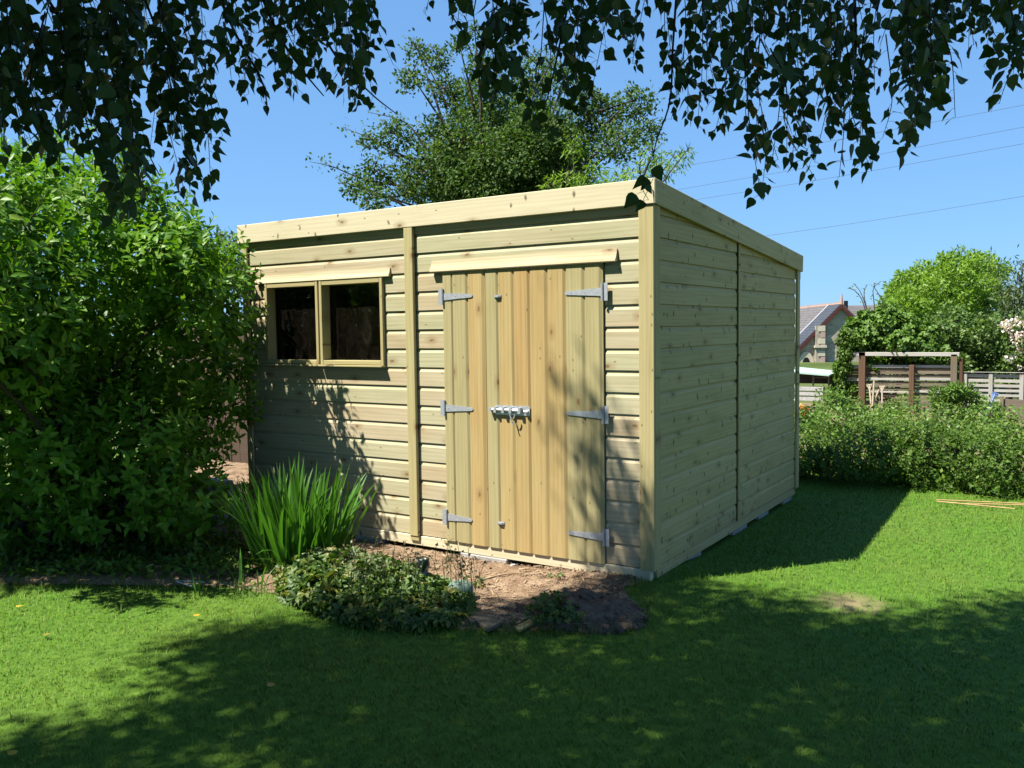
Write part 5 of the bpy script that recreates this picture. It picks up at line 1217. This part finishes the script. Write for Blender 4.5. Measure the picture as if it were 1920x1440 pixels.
# crown clumps: up-sun of the lawn shade, plus unseen ones added as light blockers
gx = rng.uniform(-6, 5.2, 15500); gy = rng.uniform(-10.5, 1.6, 15500)
def inner(poly, m): return inpoly(gx, gy, poly) & inpoly(gx+m, gy, poly) & inpoly(gx-m, gy, poly) & inpoly(gx, gy+m, poly) & inpoly(gx, gy-m, poly)
shrink = inner(SH, .12) | inner(SH2, .10)
G = np.stack([gx, gy, 0*gx], 1)[shrink]
hole = (fbm(G[:, 0]*1.9+3, G[:, 1]*1.9, 2, 71) > .735) & (G[:, 0] > -2)
far = (G[:, 1] < -5) & (rng.random(len(G)) < .45)
G = G[~hole & ~far]
H = rng.uniform(3.3, 8.0, len(G)); CP = G+SUN[None]*(H/SUN[2])[:, None]
x, y, z = project(CP); vis = (z > .1) & (x > -260) & (x < 2180) & (y > -230)
for _ in range(3):
    H = np.where(vis, H+1.0, H); CP = G+SUN[None]*(H/SUN[2])[:, None]; x, y, z = project(CP); vis = (z > .1) & (x > -260) & (x < 2180) & (y > -230)
CP = CP[~vis]
ncl = len(CP); per = 46
pos = (CP[:, None, :]+rng.normal(0, 1, (ncl, per, 3))*[.13, .13, .16]).reshape(-1, 3); k = len(pos)
tip = rng.normal(0, .55, (k, 3))+[0, 0, -.5]; up = rng.normal(0, .6, (k, 3))+[SUN[0]*.5, SUN[1]*.5, .7]
link('foliage', bake('foliage', T_DIA, frames(tip, up), pos, rng.uniform(.055, .085, k), L_BIRCH, TB), birch, kind='stuff')
tr = Tubes(); hub_pts = curve_pts([TB+[0, 0, -.1], TB+[.05, .1, 2.2], TB+[.12, .35, 4.5], TB+[.1, .5, 7.0], TB+[.2, .7, 9.5]], 14); tr.add(hub_pts, np.linspace(.17, .03, 14), 10)
link('trunk', tr.mesh('trunk', M_BIRCHB, TB), birch)
# limbs to groups of clumps
limb = Tubes(); cent = CP[rng.choice(ncl, 46, replace=False)]
for it in range(4):
    lab_ = np.argmin(((CP[:, None, :]-cent[None])**2).sum(2), 1); cent = np.array([CP[lab_ == j].mean(0) if (lab_ == j).any() else cent[j] for j in range(len(cent))])
WAY = [hub_pts[6], np.array([-3.2, -7.0, 4.6]), np.array([-4.9, -6.4, 5.0]), np.array([-5.0, -4.6, 5.2])]      # added limb to the shrub-shading leaves, swung left so its shadow misses the lawn
limb.add(curve_pts(WAY, 16), np.linspace(.06, .03, 16), 7)
for j, c in enumerate(cent):
    if c[0] < -3.4 and c[1] > -5.6: limb.add(curve_pts([WAY[-1], WAY[-1]*.5+c*.5, c], 7), np.linspace(.025, .008, 7), 5)
    else:
        s = hub_pts[int(np.clip((c[2]-1.2)/9.5*13, 3, 12))]; limb.add(curve_pts([s, s*.45+c*.55+[0, 0, .35], c], 9), np.linspace(.045, .010, 9), 6)
    mem = np.where(lab_ == j)[0]
    for q_ in rng.choice(mem, min(14, len(mem)), replace=False): limb.add(curve_pts([c, c*.5+CP[q_]*.5+[0, 0, .08], CP[q_]], 5), np.linspace(.009, .003, 5), 4)
# hanging twigs in view: (x range, number, envelope)
ENV = np.array([(-120, 300), (0, 300), (60, 300), (110, 330), (200, 400), (300, 410), (390, 405), (408, 330), (425, 265), (470, 268), (500, 200), (540, 170), (600, 180), (680, 215), (745, 215), (770, 130), (800, 60), (850, 40), (885, 80), (905, 150), (940, 215), (1010, 250), (1060, 290), (1090, 240), (1150, 190), (1185, 150), (1225, 380), (1240, 290), (1300, 290), (1345, 330), (1365, 160), (1390, 200), (1405, 300), (1430, 390), (1480, 330), (1530, 350), (1580, 350), (1650, 350), (1700, 325), (1720, 240), (1770, 225), (1830, 270), (1880, 185), (1920, 140), (2040, 120)], float)
def env(x): return np.interp(x, ENV[:, 0], ENV[:, 1])
BANDS = [(-110, 110, 34), (110, 405, 64), (405, 480, 8), (480, 740, 30), (775, 860, 3), (905, 1190, 36), (1228, 1345, 8), (1340, 1440, 13), (1420, 1720, 44), (1720, 2020, 32)]
twig = Tubes(); lpos = []; ltip = []; lup = []; lsz = []
def strand(x0, y0, x1, y1, D, D2, dens=1.0, r0=.0022):
    a = at_d(x0, y0, D); b2 = at_d(x1, y1, D2); m_ = (a+b2)/2+rng.normal(0, .03, 3); c = curve_pts([a, m_, b2], 12)
    L = np.linalg.norm(b2-a); twig.add(c, np.linspace(r0, .0008, 12), 5)
    nl = max(4, int(L/.024*dens))
    for t in np.linspace(.12, 1.0, nl):
        i = min(int(t*11), 10); f = t*11-i; p0 = c[i]*(1-f)+c[i+1]*f
        u = rng.normal(0, 1, 3); u[2] *= .4; u /= np.linalg.norm(u); pet = p0+u*random.uniform(.010, .022)+np.array([0, 0, -.006]); 
        twig.add(np.array([p0, (p0+pet)/2+[0, 0, .002], pet]), .0006, 3)
        lpos.append(pet); ltip.append(u*random.uniform(.1, 1.5)+np.array([0, 0, -.85])); v_ = rng.normal(0, 1, 3); lup.append(v_+u*.8+np.array([0, 0, .35])); lsz.append(random.uniform(.026, .052)*(1.12 if x1 < 420 else 1)*(.75 if t > .9 else 1))
for xa, xb, cnt in BANDS:
    for _ in range(cnt):
        x1 = random.uniform(xa, xb); e = env(x1); y1 = e*random.random()**.66 if e > 60 else e*random.uniform(.3, 1)
        D = random.uniform(2.2, 3.4); ln = random.uniform(170, 380); slant = random.gauss(-55 if x1 < 760 else 8, 40)
        strand(x1+slant, y1-ln, x1, y1, D+random.uniform(-.25, .35), D)
# thicker twigs that show as dark lines
def bough(ctrl, D, r0):
    c = curve_pts([at_d(x, y, D) for x, y in ctrl], 16); twig.add(c, np.linspace(r0, r0*.3, 16), 6); return c
for ctrl, D, r0 in [(((470, -60), (520, 60), (570, 135), (607, 180)), 2.8, .006), (((380, -80), (440, 60), (490, 150), (503, 212)), 3.0, .006), (((560, -60), (620, 90), (690, 170), (745, 215)), 2.9, .005), (((0, 75), (90, 62), (150, 56), (200, 20), (215, -40)), 3.1, .008), (((60, -50), (160, 110), (240, 220), (300, 330)), 3.2, .006), (((250, -60), (310, 110), (330, 250)), 3.0, .005), (((1272, -60), (1262, 80), (1256, 190), (1232, 260), (1224, 300)), 2.6, .004), (((1415, -50), (1385, 40), (1372, 100), (1355, 170)), 2.6, .004), (((1600, -60), (1605, 80), (1600, 160)), 2.8, .006), (((840, -40), (845, 20), (855, 42)), 2.6, .005), (((1080, -60), (1050, 80), (1030, 170), (1010, 230)), 2.8, .004)]: bough(ctrl, D, r0)
# the spray that hangs over the fascia corner
strand(1224, 290, 1216, 375, 2.45, 2.45, .8, .0014); strand(1221, 330, 1205, 378, 2.45, 2.45, .6, .0012)
link('twig', twig.mesh('twig', M_TWIG, TB), birch, kind='stuff'); link('limb', limb.mesh('limb', M_BARK, TB), birch, kind='stuff')
lpos = np.array(lpos); leaves(birch, TB, T_BIRCH, frames(np.array(ltip), np.array(lup)), lpos, np.array(lsz), L_BIRCH, 300, cell=14)
print('grass blades', ng, 'hanging leaves', len(lpos), 'crown leaves', k, 'shrub', len(ss))
